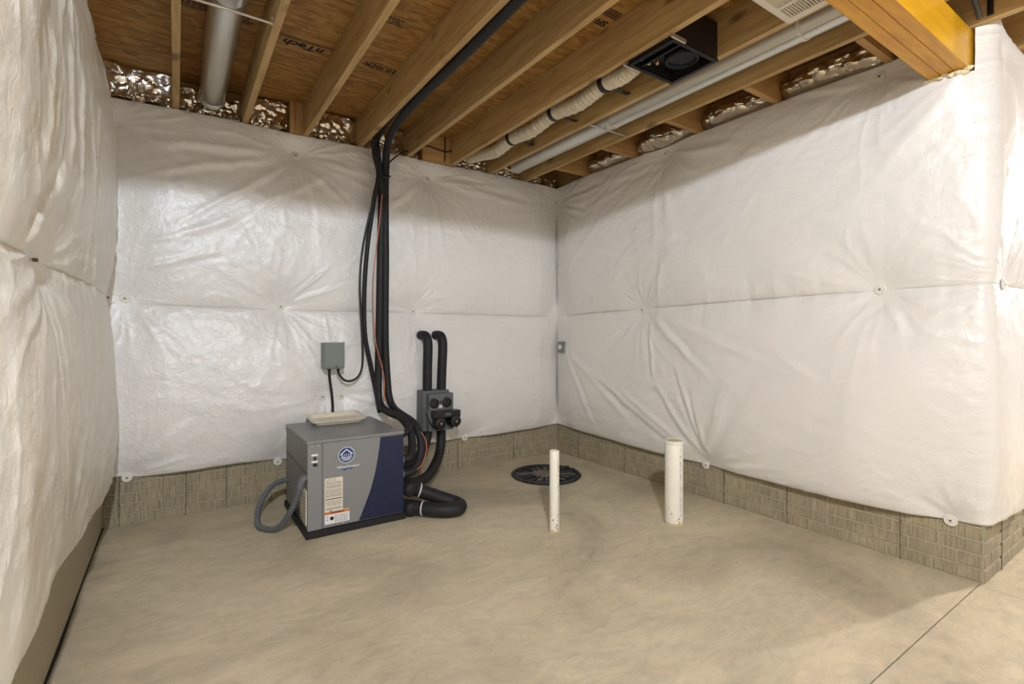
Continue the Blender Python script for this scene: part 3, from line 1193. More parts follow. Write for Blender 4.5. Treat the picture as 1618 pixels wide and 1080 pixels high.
# ------------------------------------------------------------------ foil batts at the rim
def foil_batt(org, ax_u, ax_n, w, h, depth, seed, label, group, roll=False):
    """crumpled foil pillow between two joists; u runs along the wall, n into the room"""
    rs = np.random.RandomState(seed)
    nu, nv = 40, 26
    u = np.linspace(0, 1, nu)[:, None] + np.zeros((nu, nv))
    v = np.linspace(0, 1, nv)[None, :] + np.zeros((nu, nv))
    pts = rs.rand(17, 2)
    hgt = rs.rand(17)
    d = np.sqrt(((u[..., None] - pts[:, 0]) * w * 6) ** 2 + ((v[..., None] - pts[:, 1]) * h * 6) ** 2)
    k = np.argsort(d, -1)
    d0 = np.take_along_axis(d, k[..., :1], -1)[..., 0]
    d1 = np.take_along_axis(d, k[..., 1:2], -1)[..., 0]
    facet = np.minimum(d1 - d0, 0.5) * 0.055 + 0.02 * hgt[k[..., 0]]
    pil = (np.clip(4 * u * (1 - u), 0, 1) ** 0.5) * (1 - v ** 3 * 0.8)
    if roll:
        vc = np.clip((v - 0.30) / 0.78, -0.38, 1)
        H = depth * (0.25 + 0.75 * np.sqrt(np.clip(1 - vc * vc * 1.0, 0, 1)) * np.clip(v / 0.3, 0, 1) ** 0.5) * (0.55 + 0.45 * pil)
        H = H + facet * 1.1 + 0.022 * np.abs(fbm(u * 7, v * 6, seed, 3))
    else:
        H = depth * (0.35 + 0.65 * pil) + facet * 0.8 + 0.008 * fbm(u * 7, v * 7, seed, 3)
        H = H + 0.045 * v
        H += np.clip(0.38 - v, 0, 1) * 0.16 * np.abs(fbm(u * 5, v * 5 + 2, seed, 2)) * 2.2
    top = 1 - 0.14 * vnoise(u * 4, v * 0, seed + 3) * v
    ou, on = np.array(ax_u, float), np.array(ax_n, float)
    P = np.array(org)[None, None, :] + ou * (u * w)[..., None] + on * H[..., None]
    P[..., 2] = org[2] + v * h * top
    back = P[:, -1:, :] - on * (H[:, -1:, None] - 0.004)
    P = np.concatenate([P, back], 1)
    root = bpy.data.objects.new('foil_batt', None)
    bpy.data.objects.remove(root)
    org_v = np.array(org)
    idx = np.arange(nu * (nv + 1)).reshape(nu, nv + 1)
    q = np.stack([idx[:-1, :-1], idx[1:, :-1], idx[1:, 1:], idx[:-1, 1:]], -1).reshape(-1, 4)
    me = bpy.data.meshes.new('foil_batt')
    me.from_pydata([tuple(p) for p in (P.reshape(-1, 3) - org_v)], [], [tuple(int(i) for i in f) for f in q])
    me.shade_smooth()
    me.set_sharp_from_angle(angle=math.radians(28))
    o = mesh_obj('foil_batt', me, M['foil'], None, org)
    return tag(o, label, 'foil insulation', group)


GB = 'crumpled foil batts over the back wall'
names_b = ['crumpled foil batt in the back left ceiling corner', 'crumpled foil batt under the end of the silver round duct',
           'crumpled foil batt left of the paired wooden stubs, over back wall', 'crumpled foil batt just left of the black pipe bundle joist',
           'foil batt showing behind the black pipe bundle', 'sliver of foil batt left of the wooden filler board',
           'foil batt at the lower end of the white flexible duct', 'foil batt at the lower end of the long pale duct',
           'foil batt in the back right ceiling corner']
spans = [(-0.375, -0.022), (0.022, 0.384), (0.428, 0.695), (0.834, 1.196), (1.24, 1.602), (1.648, 1.745), (2.054, 2.415), (2.46, 2.822), (2.868, 3.30)]
for i, (a, b) in enumerate(spans):
    tall = 0.232 if i not in (1, 6, 7, 8) else (0.17 if i == 1 else 0.13)
    foil_batt((a, YB + 0.045, ZJ + 0.002), (1, 0, 0), (0, -1, 0), b - a, tall, 0.035 if i != 1 else 0.03, 100 + i, names_b[i], GB)
GR = 'foil batts over the right wall'
ry = [(2.965, 3.515), (2.335, 2.915), (1.752, 2.285), (1.145, 1.70), (0.96, 1.095)]
rl = ['foil batt over right wall between the two blocks nearest the back corner', 'foil batt over right wall above the middle blanket fastener',
      'foil batt over right wall above the blanket shadow, left of fourth block', 'long foil batt over right wall just left of the orange beam',
      'end of a foil batt tucked behind the orange beam']
for i, (a, b) in enumerate(ry):
    foil_batt((XR + 0.055, b, ZJ + 0.002), (0, -1, 0), (-1, 0, 0), b - a, 0.15, 0.17, 140 + i, rl[i], GR, True)


# ------------------------------------------------------------------ ducts under the subfloor
# left round duct
d1 = thing('round_duct', 'silver round metal duct between the two leftmost joists', 'duct', (0.203, 3.2, 2.83))
bm = B()
lathe(bm, [(0.076, 2.70), (0.076, 3.98)], (0.203, 0, 2.832), 'Y', 36)
obj('pipe', bm, M['galv'], d1, True)
bm = B()
lathe(bm, [(0.080, 0.2), (0.080, 2.66), (0.083, 2.665), (0.083, 2.675), (0.0795, 2.68), (0.0795, 2.70), (0.077, 2.705)], (0.203, 0, 2.832), 'Y', 36)
obj('collar', bm, M['galv'], d1, True)
bm = B()
ring_band(bm, (0.203, 3.93, 2.832), 'Y', 0.076, 0.012, 0.004, 36)
ring_band(bm, (0.203, 3.965, 2.832), 'Y', 0.076, 0.016, 0.006, 36)
obj('end_bead', bm, M['galv'], d1, True)
bm = B()
ring_band(bm, (0.203, 2.45, 2.832), 'Y', 0.080, 0.012, 0.005, 36)
obj('strap', bm, M['rod'], d1, True)


def hanger(x0, x1, y, label):
    r = thing('hanger_bar', label, 'hanger', ((x0 + x1) / 2, y, ZJ))
    bm = B()
    tube(bm, [(x0, y, ZJ + 0.006), (x1, y, ZJ + 0.006)], 0.0065, 10, cap=True, smooth=False)
    obj('rod', bm, M['rod'], r, True)
    for x in (x0 + 0.004, x1 - 0.004):
        bm = B()
        box(bm, x - 0.003, x + 0.003, y - 0.012, y + 0.012, ZJ + 0.001, ZJ + 0.03)
        obj('end_plate', bm, M['rod'], r)


hanger(0.02, 0.387, 2.64, 'steel hanger bar under the silver round duct')
hanger(2.458, 2.826, 2.66, 'steel hanger bar under the long pale duct')

# long pale duct
d2 = thing('round_duct', 'long pale round duct along last bay, passing above white vent grille', 'duct', (2.64, 2.5, 2.78))
bm = B()
lathe(bm, [(0.066, 2.62), (0.066, 3.86)], (2.640, 0, 2.787), 'Y', 32)
obj('pipe', bm, M['galv_white'], d2, True)
bm = B()
lathe(bm, [(0.069, 0.2), (0.069, 2.60), (0.0715, 2.605), (0.0715, 2.62), (0.067, 2.64)], (2.640, 0, 2.787), 'Y', 32)
obj('pipe', bm, M['galv_white'], d2, True)
bm = B()
a = math.radians(-118)
cx, cz = 2.64 + 0.070 * math.cos(a), 2.787 + 0.070 * math.sin(a)
tube(bm, [(cx, 0.2, cz), (cx, 2.60, cz)], 0.006, 8, smooth=False)
obj('seam_lock', bm, M['galv'], d2, True)
bm = B()
ring_band(bm, (2.64, 2.60, 2.787), 'Y', 0.070, 0.012, 0.005, 32)
obj('strap', bm, M['rod'], d2, True)
bm = B()
ring_band(bm, (2.64, 1.277, 2.787), 'Y', 0.070, 0.013, 0.004, 32)
obj('strap', bm, M['tie'], d2, True)
bm = B()
ring_band(bm, (2.64, 3.84, 2.787), 'Y', 0.066, 0.02, 0.004, 32)
obj('end_bead', bm, M['galv_white'], d2, True)

# white flexible duct with black straps
fd = thing('flexible_duct', 'white ribbed flexible duct held by black straps, from dark fan housing', 'duct', (2.24, 2.9, 2.76))
fp = [(2.215, 1.90, 2.775), (2.225, 2.08, 2.745), (2.235, 2.25, 2.765), (2.235, 2.48, 2.735), (2.24, 2.75, 2.765),
      (2.24, 3.02, 2.735), (2.24, 3.28, 2.758), (2.235, 3.52, 2.728), (2.23, 3.74, 2.765), (2.23, 3.96, 2.80)]
bm = B()
sp = smooth_path([(a - 0.03, b, c + 0.012) for a, b, c in fp], 15)
tube(bm, sp, 0.05, 18, smooth=False, rfun=lambda i, n: 0.0475 + (0.0055 if i % 2 else -0.0055) + 0.002 * math.sin(i * 1.7))
obj('hose', bm, M['flex'], fd, True)
for (y, z) in ((2.25, 2.765), (2.75, 2.765), (3.28, 2.758)):
    bm = B()
    c = Vector((2.206, y, z + 0.012))
    pts = [(2.186 - 0.135, y, ZS - 0.06)]
    lathe(bm, [(0.052, -0.016), (0.0555, -0.016), (0.0555, 0.016), (0.052, 0.016)], c, 'Y', 20)
    box(bm, 2.258, 2.42, y - 0.016, y + 0.016, z + 0.0, z + 0.003)
    obj('strap', bm, M['blackgloss'], fd, True)

# dark exhaust fan housing, open below
fh = thing('exhaust_fan', 'dark open exhaust fan housing hung between joists beside white flexible duct', 'fan', (2.235, 1.765, 2.70))
bm = B()
X0, X1, Y0, Y1, Z0, Z1 = 2.055, 2.415, 1.615, 1.915, 2.698, 2.90
t = 0.008
box(bm, X0, X1, Y0, Y0 + t, Z0, Z1)
box(bm, X0, X1, Y1 - t, Y1, Z0, Z1)
box(bm, X0, X0 + t, Y0 + t, Y1 - t, Z0, Z1)
box(bm, X1 - t, X1, Y0 + t, Y1 - t, Z0, Z1)
box(bm, X0 + t, X1 - t, Y0 + t, Y1 - t, Z1 - t, Z1)
obj('housing', bm, M['fan'], fh)
bm = B()
fl_ = 0.018
box(bm, X0 - 0.004, X1 + 0.004, Y0 - 0.004, Y0 + fl_, Z0 - 0.006, Z0 + 0.004)
box(bm, X0 - 0.004, X1 + 0.004, Y1 - fl_, Y1 + 0.004, Z0 - 0.006, Z0 + 0.004)
box(bm, X0 - 0.004, X0 + fl_, Y0 + fl_, Y1 - fl_, Z0 - 0.006, Z0 + 0.004)
box(bm, X1 - fl_, X1 + 0.004, Y0 + fl_, Y1 - fl_, Z0 - 0.006, Z0 + 0.004)
obj('flange', bm, M['faninside'], fh)
bm = B()
box(bm, X0 + 0.075, X0 + 0.088, Y0 + fl_, Y1 - fl_, Z0 + 0.003, Z0 + 0.03)
obj('divider', bm, M['faninside'], fh)
bm = B()
box(bm, X0 + 0.09, X1 - t, Y0 + t, Y1 - t, Z0 + 0.05, Z0 + 0.056)
obj('blower_plate', bm, M['faninside'], fh)
bm = B()
lathe(bm, [(0.070, 0), (0.092, 0.0), (0.094, -0.022), (0.086, -0.034), (0.076, -0.034), (0.070, -0.022)],
      (X0 + 0.235, (Y0 + Y1) / 2 - 0.02, Z0 + 0.05), 'Z', 32)
obj('inlet_ring', bm, M['faninside'], fh, True)
bm = B()
lathe(bm, [(0.0, 0.0), (0.013, 0), (0.016, -0.02), (0.008, -0.035), (0, -0.037)], (X0 + 0.15, Y1 - 0.07, Z0 + 0.05), 'Z', 12)
obj('wiring_clamp', bm, M['brass'], fh, True)
for y in (Y0 - 0.014, Y1 + 0.004):
    bm = B()
    box(bm, 2.027, 2.135, y, y + 0.010, Z0 - 0.006, Z0 + 0.012)
    obj('mounting_bar', bm, M['rod'], fh)

# white vent grille on the joist undersides
vg = thing('vent_grille', 'white louvred vent grille under the joists beside orange beam', 'vent', (2.245, 1.085, 2.69))
X0, X1, Y0, Y1 = 2.085, 2.405, 0.945, 1.235
zt, zb = 2.7135, 2.692
bm = B()
w = 0.032
box(bm, X0, X1, Y0, Y0 + w, zb, zt, 0.004)
box(bm, X0, X1, Y1 - w, Y1, zb, zt, 0.004)
box(bm, X0, X0 + w, Y0 + w - .002, Y1 - w + .002, zb, zt, 0.003)
box(bm, X1 - w - 0.008, X1, Y0 + w - .002, Y1 - w + .002, zb, zt, 0.003)
box(bm, X0 + 0.165, X0 + 0.187, Y0 + w - .002, Y1 - w + .002, zb + 0.001, zt, 0.002)
obj('frame', bm, M['grille'], vg)
bm = B()
box(bm, X0 + w, X0 + 0.165, Y0 + w, Y1 - w, zt - 0.003, zt)
obj('dark_backing', bm, M['dark'], vg)
bm = B()
box(bm, X0 + 0.187, X1 - w - 0.006, Y0 + w, Y1 - w, zt - 0.006, zt - 0.003)
obj('backing', bm, M['grille'], vg)
slat = bpy.data.meshes.new('slat')
sb = B()
box(sb, -0.0660, 0.0660, -0.0022, 0.0022, -0.007, 0.007)
sb.to_mesh(slat)
sb.free()
slat.materials.append(M['grille'])
slat2 = slat.copy()
for v in slat2.vertices:
    v.co.x *= 0.71
n = 18
for k in range(n):
    y = Y0 + w + (k + 0.5) * (Y1 - Y0 - 2 * w) / n
    o = mesh_obj('slat', slat, None, vg, (X0 + w + 0.0665, y, zb + 0.009))
    o.rotation_euler = (0.6, 0, 0)
    o = mesh_obj('slat', slat2, None, vg, (X0 + 0.236, y, zb + 0.009))
    o.rotation_euler = (-0.5, 0, 0)

# pipes over the beam end
bm = B()
p0, p1 = on_y(1565, 28, 0.70), on_y(1563, -14, 0.70)
tube(bm, [(p0.x, 0.70, 2.735), (p0.x, 0.70, ZS - 0.001)], 0.012, 12, smooth=False)
tag(obj('black_pipe', bm, M['blackgloss'], None, True, origin=(p0.x, 0.70, 2.735)), 'short black upright pipe above the wrapped wall corner', 'pipe')
bm = B()
tube(bm, [(p0.x - 0.002, 0.735, 2.735), (p0.x - 0.035, 0.745, 2.80), (p0.x - 0.11, 0.77, 2.92), (p0.x - 0.13, 0.775, ZS - 0.001)], 0.011, 12)
tag(obj('conduit', bm, M['whip'], None, True, origin=(p0.x, 0.735, 2.762)), 'grey flexible conduit slanting up beside the short black pipe', 'conduit')

# ------------------------------------------------------------------ heat pump cabinet
HX0, HX1, HY0, HY1, HZ0, HZ1 = 0.652, 1.255, 3.160, 3.855, 0.042, 0.582
hp = thing('heat_pump', 'grey and navy heat pump cabinet standing on floor by back wall', 'heat pump', ((HX0 + HX1) / 2, 3.5, 0))
bm = B()
box(bm, HX0 - 0.012, HX1 + 0.012, HY0 - 0.014, HY1 + 0.01, 0.0005, 0.041, 0.004)
obj('base_pad', bm, M['black'], hp)
bm = B()
box(bm, HX0 + 0.002, HX1 - 0.002, HY0 + 0.004, HY1, HZ0, HZ1 - 0.012, 0.003)
obj('body', bm, M['grey_side'], hp)
bm = B()
box(bm, HX0 - 0.004, HX1 + 0.004, HY0 - 0.006, HY1 + 0.004, HZ1 - 0.016, HZ1, 0.004)
obj('top_panel', bm, M['grey'], hp)
bm = B()
box(bm, HX0, HX0 + 0.082, HY0 - 0.002, HY0 + 0.02, HZ0 + 0.002, HZ1 - 0.018, 0.002)
obj('corner_post', bm, M['grey'], hp)
bm = B()
box(bm, HX0 + 0.087, HX1 - 0.003, HY0 - 0.004, HY0 + 0.02, HZ0 + 0.006, HZ1 - 0.018, 0.003)
front = obj('front_panel', bm, M['grey'], hp)
YF = HY0 - 0.004
curve = [(0.958, HZ0 + 0.010), (0.992, 0.13), (1.030, 0.225), (1.058, 0.32), (1.078, 0.42), (1.090, 0.50), (1.097, HZ1 - 0.022)]
cs = smooth_path([(a, b, 0) for a, b in curve], 5)
poly = [(p.x, p.y) for p in cs] + [(HX1 - 0.004, HZ1 - 0.022), (HX1 - 0.004, HZ0 + 0.010)]
bm = B()
prism(bm, poly, lambda u, v, d: (u, YF - d, v), -0.001, 0.005)
obj('navy_panel', bm, M['navy'], hp)['label'] = 'navy blue curved panel'
# emblem
FR = Matrix.Rotation(PI / 2, 4, 'X')


def onfront(x, z, d=0.0006):
    return Matrix.Translation((x, YF - d, z)) @ FR


EX, EZ = 0.880, 0.474


def disc_f(bm, r, d, seg=40, r_in=0.0):
    if r_in:
        for k in range(seg):
            a0, a1 = 2 * PI * k / seg, 2 * PI * (k + 1) / seg
            bm.faces.new([bm.verts.new((EX + rr * math.cos(a), YF - d, EZ + rr * math.sin(a)))
                          for rr, a in ((r, a0), (r, a1), (r_in, a1), (r_in, a0))])
    else:
        bm.faces.new([bm.verts.new((EX + r * math.cos(2 * PI * k / seg), YF - d, EZ + r * math.sin(2 * PI * k / seg))) for k in range(seg)])
    return bm


bm = disc_f(B(), 0.050, 0.0008)
obj('emblem_rim', bm, M['white'], front)
bm = disc_f(B(), 0.0465, 0.0012)
obj('emblem', bm, M['bluelogo'], front)
bm = B()


def band(pts, wd, d=0.0016):
    for (x0, z0), (x1, z1) in zip(pts, pts[1:]):
        dv = Vector((x1 - x0, z1 - z0))
        nn = Vector((-dv.y, dv.x)).normalized() * wd / 2
        bm.faces.new([bm.verts.new((EX + a, YF - d, EZ + b)) for a, b in
                      ((x0 + nn.x, z0 + nn.y), (x1 + nn.x, z1 + nn.y), (x1 - nn.x, z1 - nn.y), (x0 - nn.x, z0 - nn.y))])


band([(-0.038, 0.003), (0, 0.035), (0.038, 0.003)], 0.006)
band([(-0.026, 0.010), (-0.026, -0.012)], 0.005)
band([(0.026, 0.010), (0.026, -0.012)], 0.005)
for x in (-0.012, 0, 0.012):
    band([(x - 0.002, -0.004), (x + 0.002, 0.006)], 0.004)
for i, zz in enumerate((-0.013, -0.022, -0.031)):
    band([(-0.036 + i * 0.006, zz), (-0.02, zz + 0.003), (0, zz - 0.002), (0.02, zz + 0.003), (0.036 - i * 0.006, zz)], 0.0042)
obj('emblem_house', bm, M['white'], front)
bm = B()
text_bm(bm, 'WaterFurnace', 0.0235, onfront(0.889, 0.4015, 0.0010), shear=0.25, bold=0.0004)
obj('lettering', bm, M['white'], front)
bm = B()
text_bm(bm, 'WaterFurnace', 0.0235, onfront(0.8905, 0.3995, 0.0005), shear=0.25, bold=0.0016)
for i, (x0, x1, z) in enumerate(((0.826, 0.835, 0.398), (0.850, 0.925, 0.3875), (0.862, 0.876, 0.381))):
    box(bm, x0, x1, YF - 0.0006, YF, z - 0.002, z + 0.003)
obj('lettering_shadow', bm, M['bluelogo'], front)
# data label
LX0, LX1, LZ0, LZ1 = 0.750, 0.858, 0.120, 0.345
bm = B()
box(bm, LX0, LX1, YF - 0.0006, YF, LZ0, LZ1)
dl = obj('data_label', bm, M['label'], front)
bm = B()
for z, h in ((0.310, .0025), (0.288, .0025), (0.268, .0025), (0.253, .0025), (0.236, .003), (0.214, .005), (0.158, .0035)):
    box(bm, LX0 + 0.005, LX1 - 0.004, YF - 0.0010, YF - 0.0005, z, z + h)
box(bm, LX0 + 0.030, LX0 + 0.043, YF - 0.0010, YF - 0.0005, 0.132, 0.147)
obj('label_rules', bm, M['ink'], dl)['kind'] = 'stuff'
bm = B()
random.seed(5)
for z in (0.335, 0.326, 0.318, 0.300, 0.294, 0.279, 0.262, 0.245, 0.228, 0.203, 0.196, 0.189, 0.182, 0.175, 0.150):
    x = LX0 + 0.008
    xe = LX1 - (0.04 if z > 0.32 else 0.01)
    while x < xe:
        wv = random.uniform(0.004, 0.014)
        box(bm, x, min(x + wv, xe), YF - 0.0009, YF - 0.0005, z, z + 0.0026)
        x += wv + 0.004
obj('label_print', bm, M['inkgrey'], dl)['kind'] = 'stuff'
WX1, WZ0, WZ1 = 0.898, 0.066, 0.142
bm = B()
box(bm, LX0, WX1, YF - 0.0012, YF, WZ0, WZ1)
wlb = obj('warning_label', bm, M['white'], front)
bm = B()
box(bm, LX0, WX1, YF - 0.0016, YF - 0.0011, WZ1 - 0.018, WZ1 - 0.002)
obj('orange_band', bm, M['orange'], wlb)
bm = B()
text_bm(bm, 'WARNING', 0.017, onfront((LX0 + WX1) / 2, WZ1 - 0.010, 0.0020), bold=0.0003)
for z in (0.112, 0.104, 0.096, 0.088, 0.080, 0.073):
    x = LX0 + 0.058
    while x < WX1 - 0.01:
        wv = random.uniform(0.005, 0.016)
        box(bm, x, min(x + wv, WX1 - 0.008), YF - 0.0016, YF - 0.0011, z, z + 0.0025)
        x += wv + 0.004
lathe(bm, [(0.0, -0.0017), (0.012, -0.0017), (0.012, -0.0012)], (LX0 + 0.042, YF, 0.098), 'Y', 16)
for k, (x0, z0, x1, z1) in enumerate(((0.009, 0.112, 0.017, 0.112), (0.017, 0.112, 0.018, 0.100), (0.018, 0.100, 0.011, 0.090), (0.011, 0.090, 0.020, 0.086))):
    tube(bm, [(LX0 + x0, YF - 0.0014, z0), (LX0 + x1, YF - 0.0014, z1)], 0.0012, 6, smooth=False)
obj('warning_print', bm, M['ink'], wlb)['kind'] = 'stuff'
# small controls on the corner post
bm = B()
box(bm, HX0 + 0.022, HX0 + 0.058, HY0 - 0.0030, HY0 - 0.0018, 0.492, 0.503)
obj('switch_label', bm, M['white'], hp)
bm = B()
box(bm, HX0 + 0.022, HX0 + 0.058, HY0 - 0.0030, HY0 - 0.0018, 0.452, 0.463)
obj('switch_label', bm, M['white'], hp)
bm = B()
box(bm, HX0 + 0.034, HX0 + 0.048, HY0 - 0.006, HY0 - 0.0018, 0.468, 0.486, 0.001)
obj('switch', bm, M['blackgloss'], hp)
bm = B()
box(bm, HX0 + 0.030, HX0 + 0.056, HY0 - 0.006, HY0 - 0.0018, 0.430, 0.446, 0.001)
obj('switch', bm, M['blackgloss'], hp)
for (x, z) in ((HX0 + 0.025, 0.552), (HX0 + 0.062, 0.552), (HX0 + 0.024, 0.055), (0.862, 0.056)):
    bm = B()
    lathe(bm, [(0.004, 0), (0.004, -0.004), (0.0, -0.005)], (x, YF, z), 'Y', 10)
    obj('screw', bm, M['rod'], hp, True)
# seam on the left flank, louvre panel behind the whip
bm = B()
box(bm, HX0 - 0.002, HX0 + 0.004, HY0 + 0.02, HY1 - 0.01, 0.385, 0.389)
obj('side_seam', bm, M['inkgrey'], hp)
bm = B()
box(bm, HX0 - 0.004, HX0 + 0.004, HY0 + 0.03, HY0 + 0.20, 0.07, 0.28, 0.002)
sp_ = obj('side_plate', bm, M['label'], hp)
bm = B()
for k in range(9):
    box(bm, HX0 - 0.0055, HX0 - 0.0035, HY0 + 0.04, HY0 + 0.19, 0.085 + k * 0.021, 0.089 + k * 0.021)
obj('side_print', bm, M['inkgrey'], sp_)['kind'] = 'stuff'
# port collars on the right flank
XS = HX1
ports = {'a': (3.30, 0.525, 0.022), 'b': (3.235, 0.372, 0.027), 'c': (3.235, 0.275, 0.027), 'd': (3.215, 0.185, 0.040), 'e': (3.215, 0.068, 0.040)}
for k, (y, z, r) in ports.items():
    bm = B()
    lathe(bm, [(r + 0.006, -0.002), (r + 0.006, 0.010), (r, 0.012), (r, 0.03), (0.0, 0.03)], (XS, y, z), 'X', 18)
    obj('port', bm, M['pumpgrey'], hp, True)
bm = B()
box(bm, XS, XS + 0.004, 3.19, 3.32, 0.44, 0.475)
obj('connector_slot', bm, M['ink'], hp)
bm = B()
box(bm, XS, XS + 0.005, 3.19, 3.33, 0.415, 0.437)
obj('flank_label', bm, M['white'], hp)

# cream tray lying on the cabinet
tr = thing('tray', 'cream plastic tray lying on top of the grey cabinet', 'tray', (0.97, 3.73, HZ1))
TX0, TX1, TY0, TY1 = 0.775, 1.155, 3.600, 3.845
bm = B()
n_ = 10
outer, inner = [], []


def rrect(x0, x1, y0, y1, r, z):
    pts = []
    for (cx, cy, a0) in ((x1 - r, y1 - r, 0), (x0 + r, y1 - r, 90), (x0 + r, y0 + r, 180), (x1 - r, y0 + r, 270)):
        for k in range(5):
            a = math.radians(a0 + k * 22.5)
            pts.append((cx + r * math.cos(a), cy + r * math.sin(a), z))
    return pts


def tilt(p):
    return (p[0], p[1], p[2] + (p[1] - TY0) * 0.10)


loops = [rrect(TX0 + .03, TX1 - .03, TY0 + .03, TY1 - .03, .03, HZ1 + .001), rrect(TX0 + .012, TX1 - .012, TY0 + .012, TY1 - .012, .03, HZ1 + .028),
         rrect(TX0, TX1, TY0, TY1, .035, HZ1 + .029), rrect(TX0, TX1, TY0, TY1, .035, HZ1 + .034),
         rrect(TX0 + .016, TX1 - .016, TY0 + .016, TY1 - .016, .03, HZ1 + .034), rrect(TX0 + .033, TX1 - .033, TY0 + .033, TY1 - .033, .028, HZ1 + .008)]
rg = [[bm.verts.new(tilt(p)) for p in lp_] for lp_ in loops]
for a, b in zip(rg, rg[1:]):
    m_ = len(a)
    for k in range(m_):
        bm.faces.new((a[k], a[(k + 1) % m_], b[(k + 1) % m_], b[k]))
bm.faces.new(rg[0][::-1])
bm.faces.new(rg[-1])
obj('shell', bm, M['tray'], tr, True)

# ------------------------------------------------------------------ pipes of the heat pump
def hose(label, name, cat, pts, r, mat='black', seg=14, group=None):
    bm = B()
    tube(bm, pts, r, seg, 10)
    o = obj(name, bm, M[mat], None, True, origin=pts[0])
    return tag(o, label, cat, group)


# two thick insulated pipes: right flank -> over the cabinet -> up the wall -> along the joist
R1 = 0.028
hose('thick black insulated pipe, right one of the pair rising up the back wall', 'insulated_pipe', 'pipe',
     [(1.288, 3.235, .275), (1.36, 3.24, .285), (1.425, 3.28, .36), (1.452, 3.33, .47), (1.44, 3.42, .57), (1.42, 3.60, .612), (1.415, 3.76, .645),
      (1.40, 3.83, .73), (1.385, 3.845, .95), (1.372, 3.84, 1.25), (1.368, 3.82, 1.8), (1.365, 3.82, 2.25), (1.362, 3.80, 2.50),
      (1.345, 3.72, 2.66), (1.30, 3.45, 2.70), (1.275, 3.0, 2.712), (1.272, 2.2, 2.715), (1.272, 1.0, 2.745), (1.272, 0.2, 2.75)], R1)
hose('thick black insulated pipe, left one of the pair bending onto cabinet top', 'insulated_pipe', 'pipe',
     [(1.288, 3.235, .372), (1.335, 3.245, .385), (1.375, 3.30, .45), (1.385, 3.37, .54), (1.365, 3.48, .612), (1.345, 3.66, .628), (1.325, 3.79, .66),
      (1.318, 3.84, .75), (1.322, 3.85, .95), (1.324, 3.84, 1.25), (1.328, 3.82, 1.8), (1.334, 3.815, 2.25), (1.318, 3.80, 2.46),
      (1.292, 3.80, 2.62), (1.29, 3.79, 2.74), (1.292, 3.5, 2.80), (1.295, 2.5, 2.81), (1.30, 0.2, 2.82)], R1)
hose('slimmer black insulated pipe slanting left of the thick pair on back wall', 'insulated_pipe', 'pipe',
     [(1.345, 3.885, .60), (1.318, 3.888, .75), (1.268, 3.875, .98), (1.215, 3.85, 1.22), (1.205, 3.835, 1.55), (1.225, 3.82, 1.9), (1.272, 3.815, 2.25), (1.30, 3.79, 2.45),
      (1.268, 3.785, 2.60), (1.262, 3.78, 2.70), (1.262, 3.70, 2.80), (1.262, 3.3, 2.86), (1.262, 0.3, 2.87)], 0.017)
hose('thin black cable looping from grey wall box up beside the pipes', 'cable', 'cable',
     [(1.005, 3.82, .968), (1.012, 3.835, .93), (1.05, 3.845, .88), (1.10, 3.85, .865), (1.155, 3.85, .89), (1.19, 3.85, .96), (1.195, 3.84, 1.10),
      (1.180, 3.83, 1.35), (1.165, 3.815, 1.6), (1.18, 3.81, 1.85), (1.225, 3.80, 2.1), (1.27, 3.775, 2.3), (1.305, 3.77, 2.5)], 0.0085, 'cable', 10)
hose('short black cable hanging from grey wall box behind the tray', 'cable', 'cable',
     [(0.940, 3.82, .968), (0.946, 3.835, .90), (0.965, 3.85, .78), (0.975, 3.86, .68), (0.975, 3.862, .59)], 0.0095, 'cable', 10)
hose('copper coloured control wire between the black pipes', 'wire', 'wire',
     [(1.352, 3.800, .70), (1.350, 3.812, .9), (1.285, 3.80, 1.15), (1.262, 3.79, 1.4), (1.262, 3.785, 1.7), (1.30, 3.775, 2.05), (1.322, 3.765, 2.3)], 0.004, 'wire', 8)
hose('pinkish control wire hanging from pipe bend beside the cabinet flank', 'wire', 'wire',
     [(1.44, 3.295, .53), (1.47, 3.285, .47), (1.468, 3.27, .40), (1.42, 3.235, .32), (1.37, 3.205, .295)], 0.0035, 'wire', 8)
hose('thin black tie cable branching right from the top of the pipe bundle', 'cable', 'cable',
     [(1.36, 3.765, 2.52), (1.40, 3.80, 2.58), (1.47, 3.86, 2.65), (1.55, 3.93, 2.72), (1.603, 3.94, 2.745)], 0.006, 'cable', 8)
bm = B()
for z, cx, cy, rx, ry in ((2.44, 1.342, 3.80, 0.056, 0.036), (0.98, 1.315, 3.85, 0.108, 0.040)):
    pts = [(cx + rx * math.cos(2 * PI * k / 24), cy + ry * math.sin(2 * PI * k / 24), z + 0.02 * math.cos(2 * PI * k / 24)) for k in range(25)]
    if z > 2:
        tube(bm, pts, 0.007, 8, smooth=False)
tag(obj('tie_band', bm, M['cable'], None, True, origin=(1.32, 3.78, 2.44)), 'black band tying the pipe bundle near top of back wall', 'tie')
bm = B()
tube(bm, [(1.262, 3.30, .525), (1.30, 3.30, .527), (1.35, 3.315, .55), (1.385, 3.36, .585)], 0.022, 14)
tag(obj('insulated_pipe', bm, M['black'], None, True, origin=(1.27, 3.3, .525)), 'short black stub pipe at top of the cabinet flank', 'pipe')

# floor loop between the two low ports
R2 = 0.046
lpz = thing('pipe_loop', 'thick black pipe loop lying on floor beside the cabinet', 'pipe', (1.45, 3.13, 0))
bm = B()
tube(bm, [(1.268, 3.215, .185), (1.33, 3.195, .178), (1.42, 3.160, .140), (1.52, 3.12, .095), (1.59, 3.075, .068), (1.605, 3.02, .058),
          (1.56, 2.985, .055), (1.48, 3.01, .055), (1.40, 3.075, .058), (1.34, 3.14, .062), (1.268, 3.215, .068)], R2, 18, 10)
obj('hose', bm, M['black'], lpz, True)


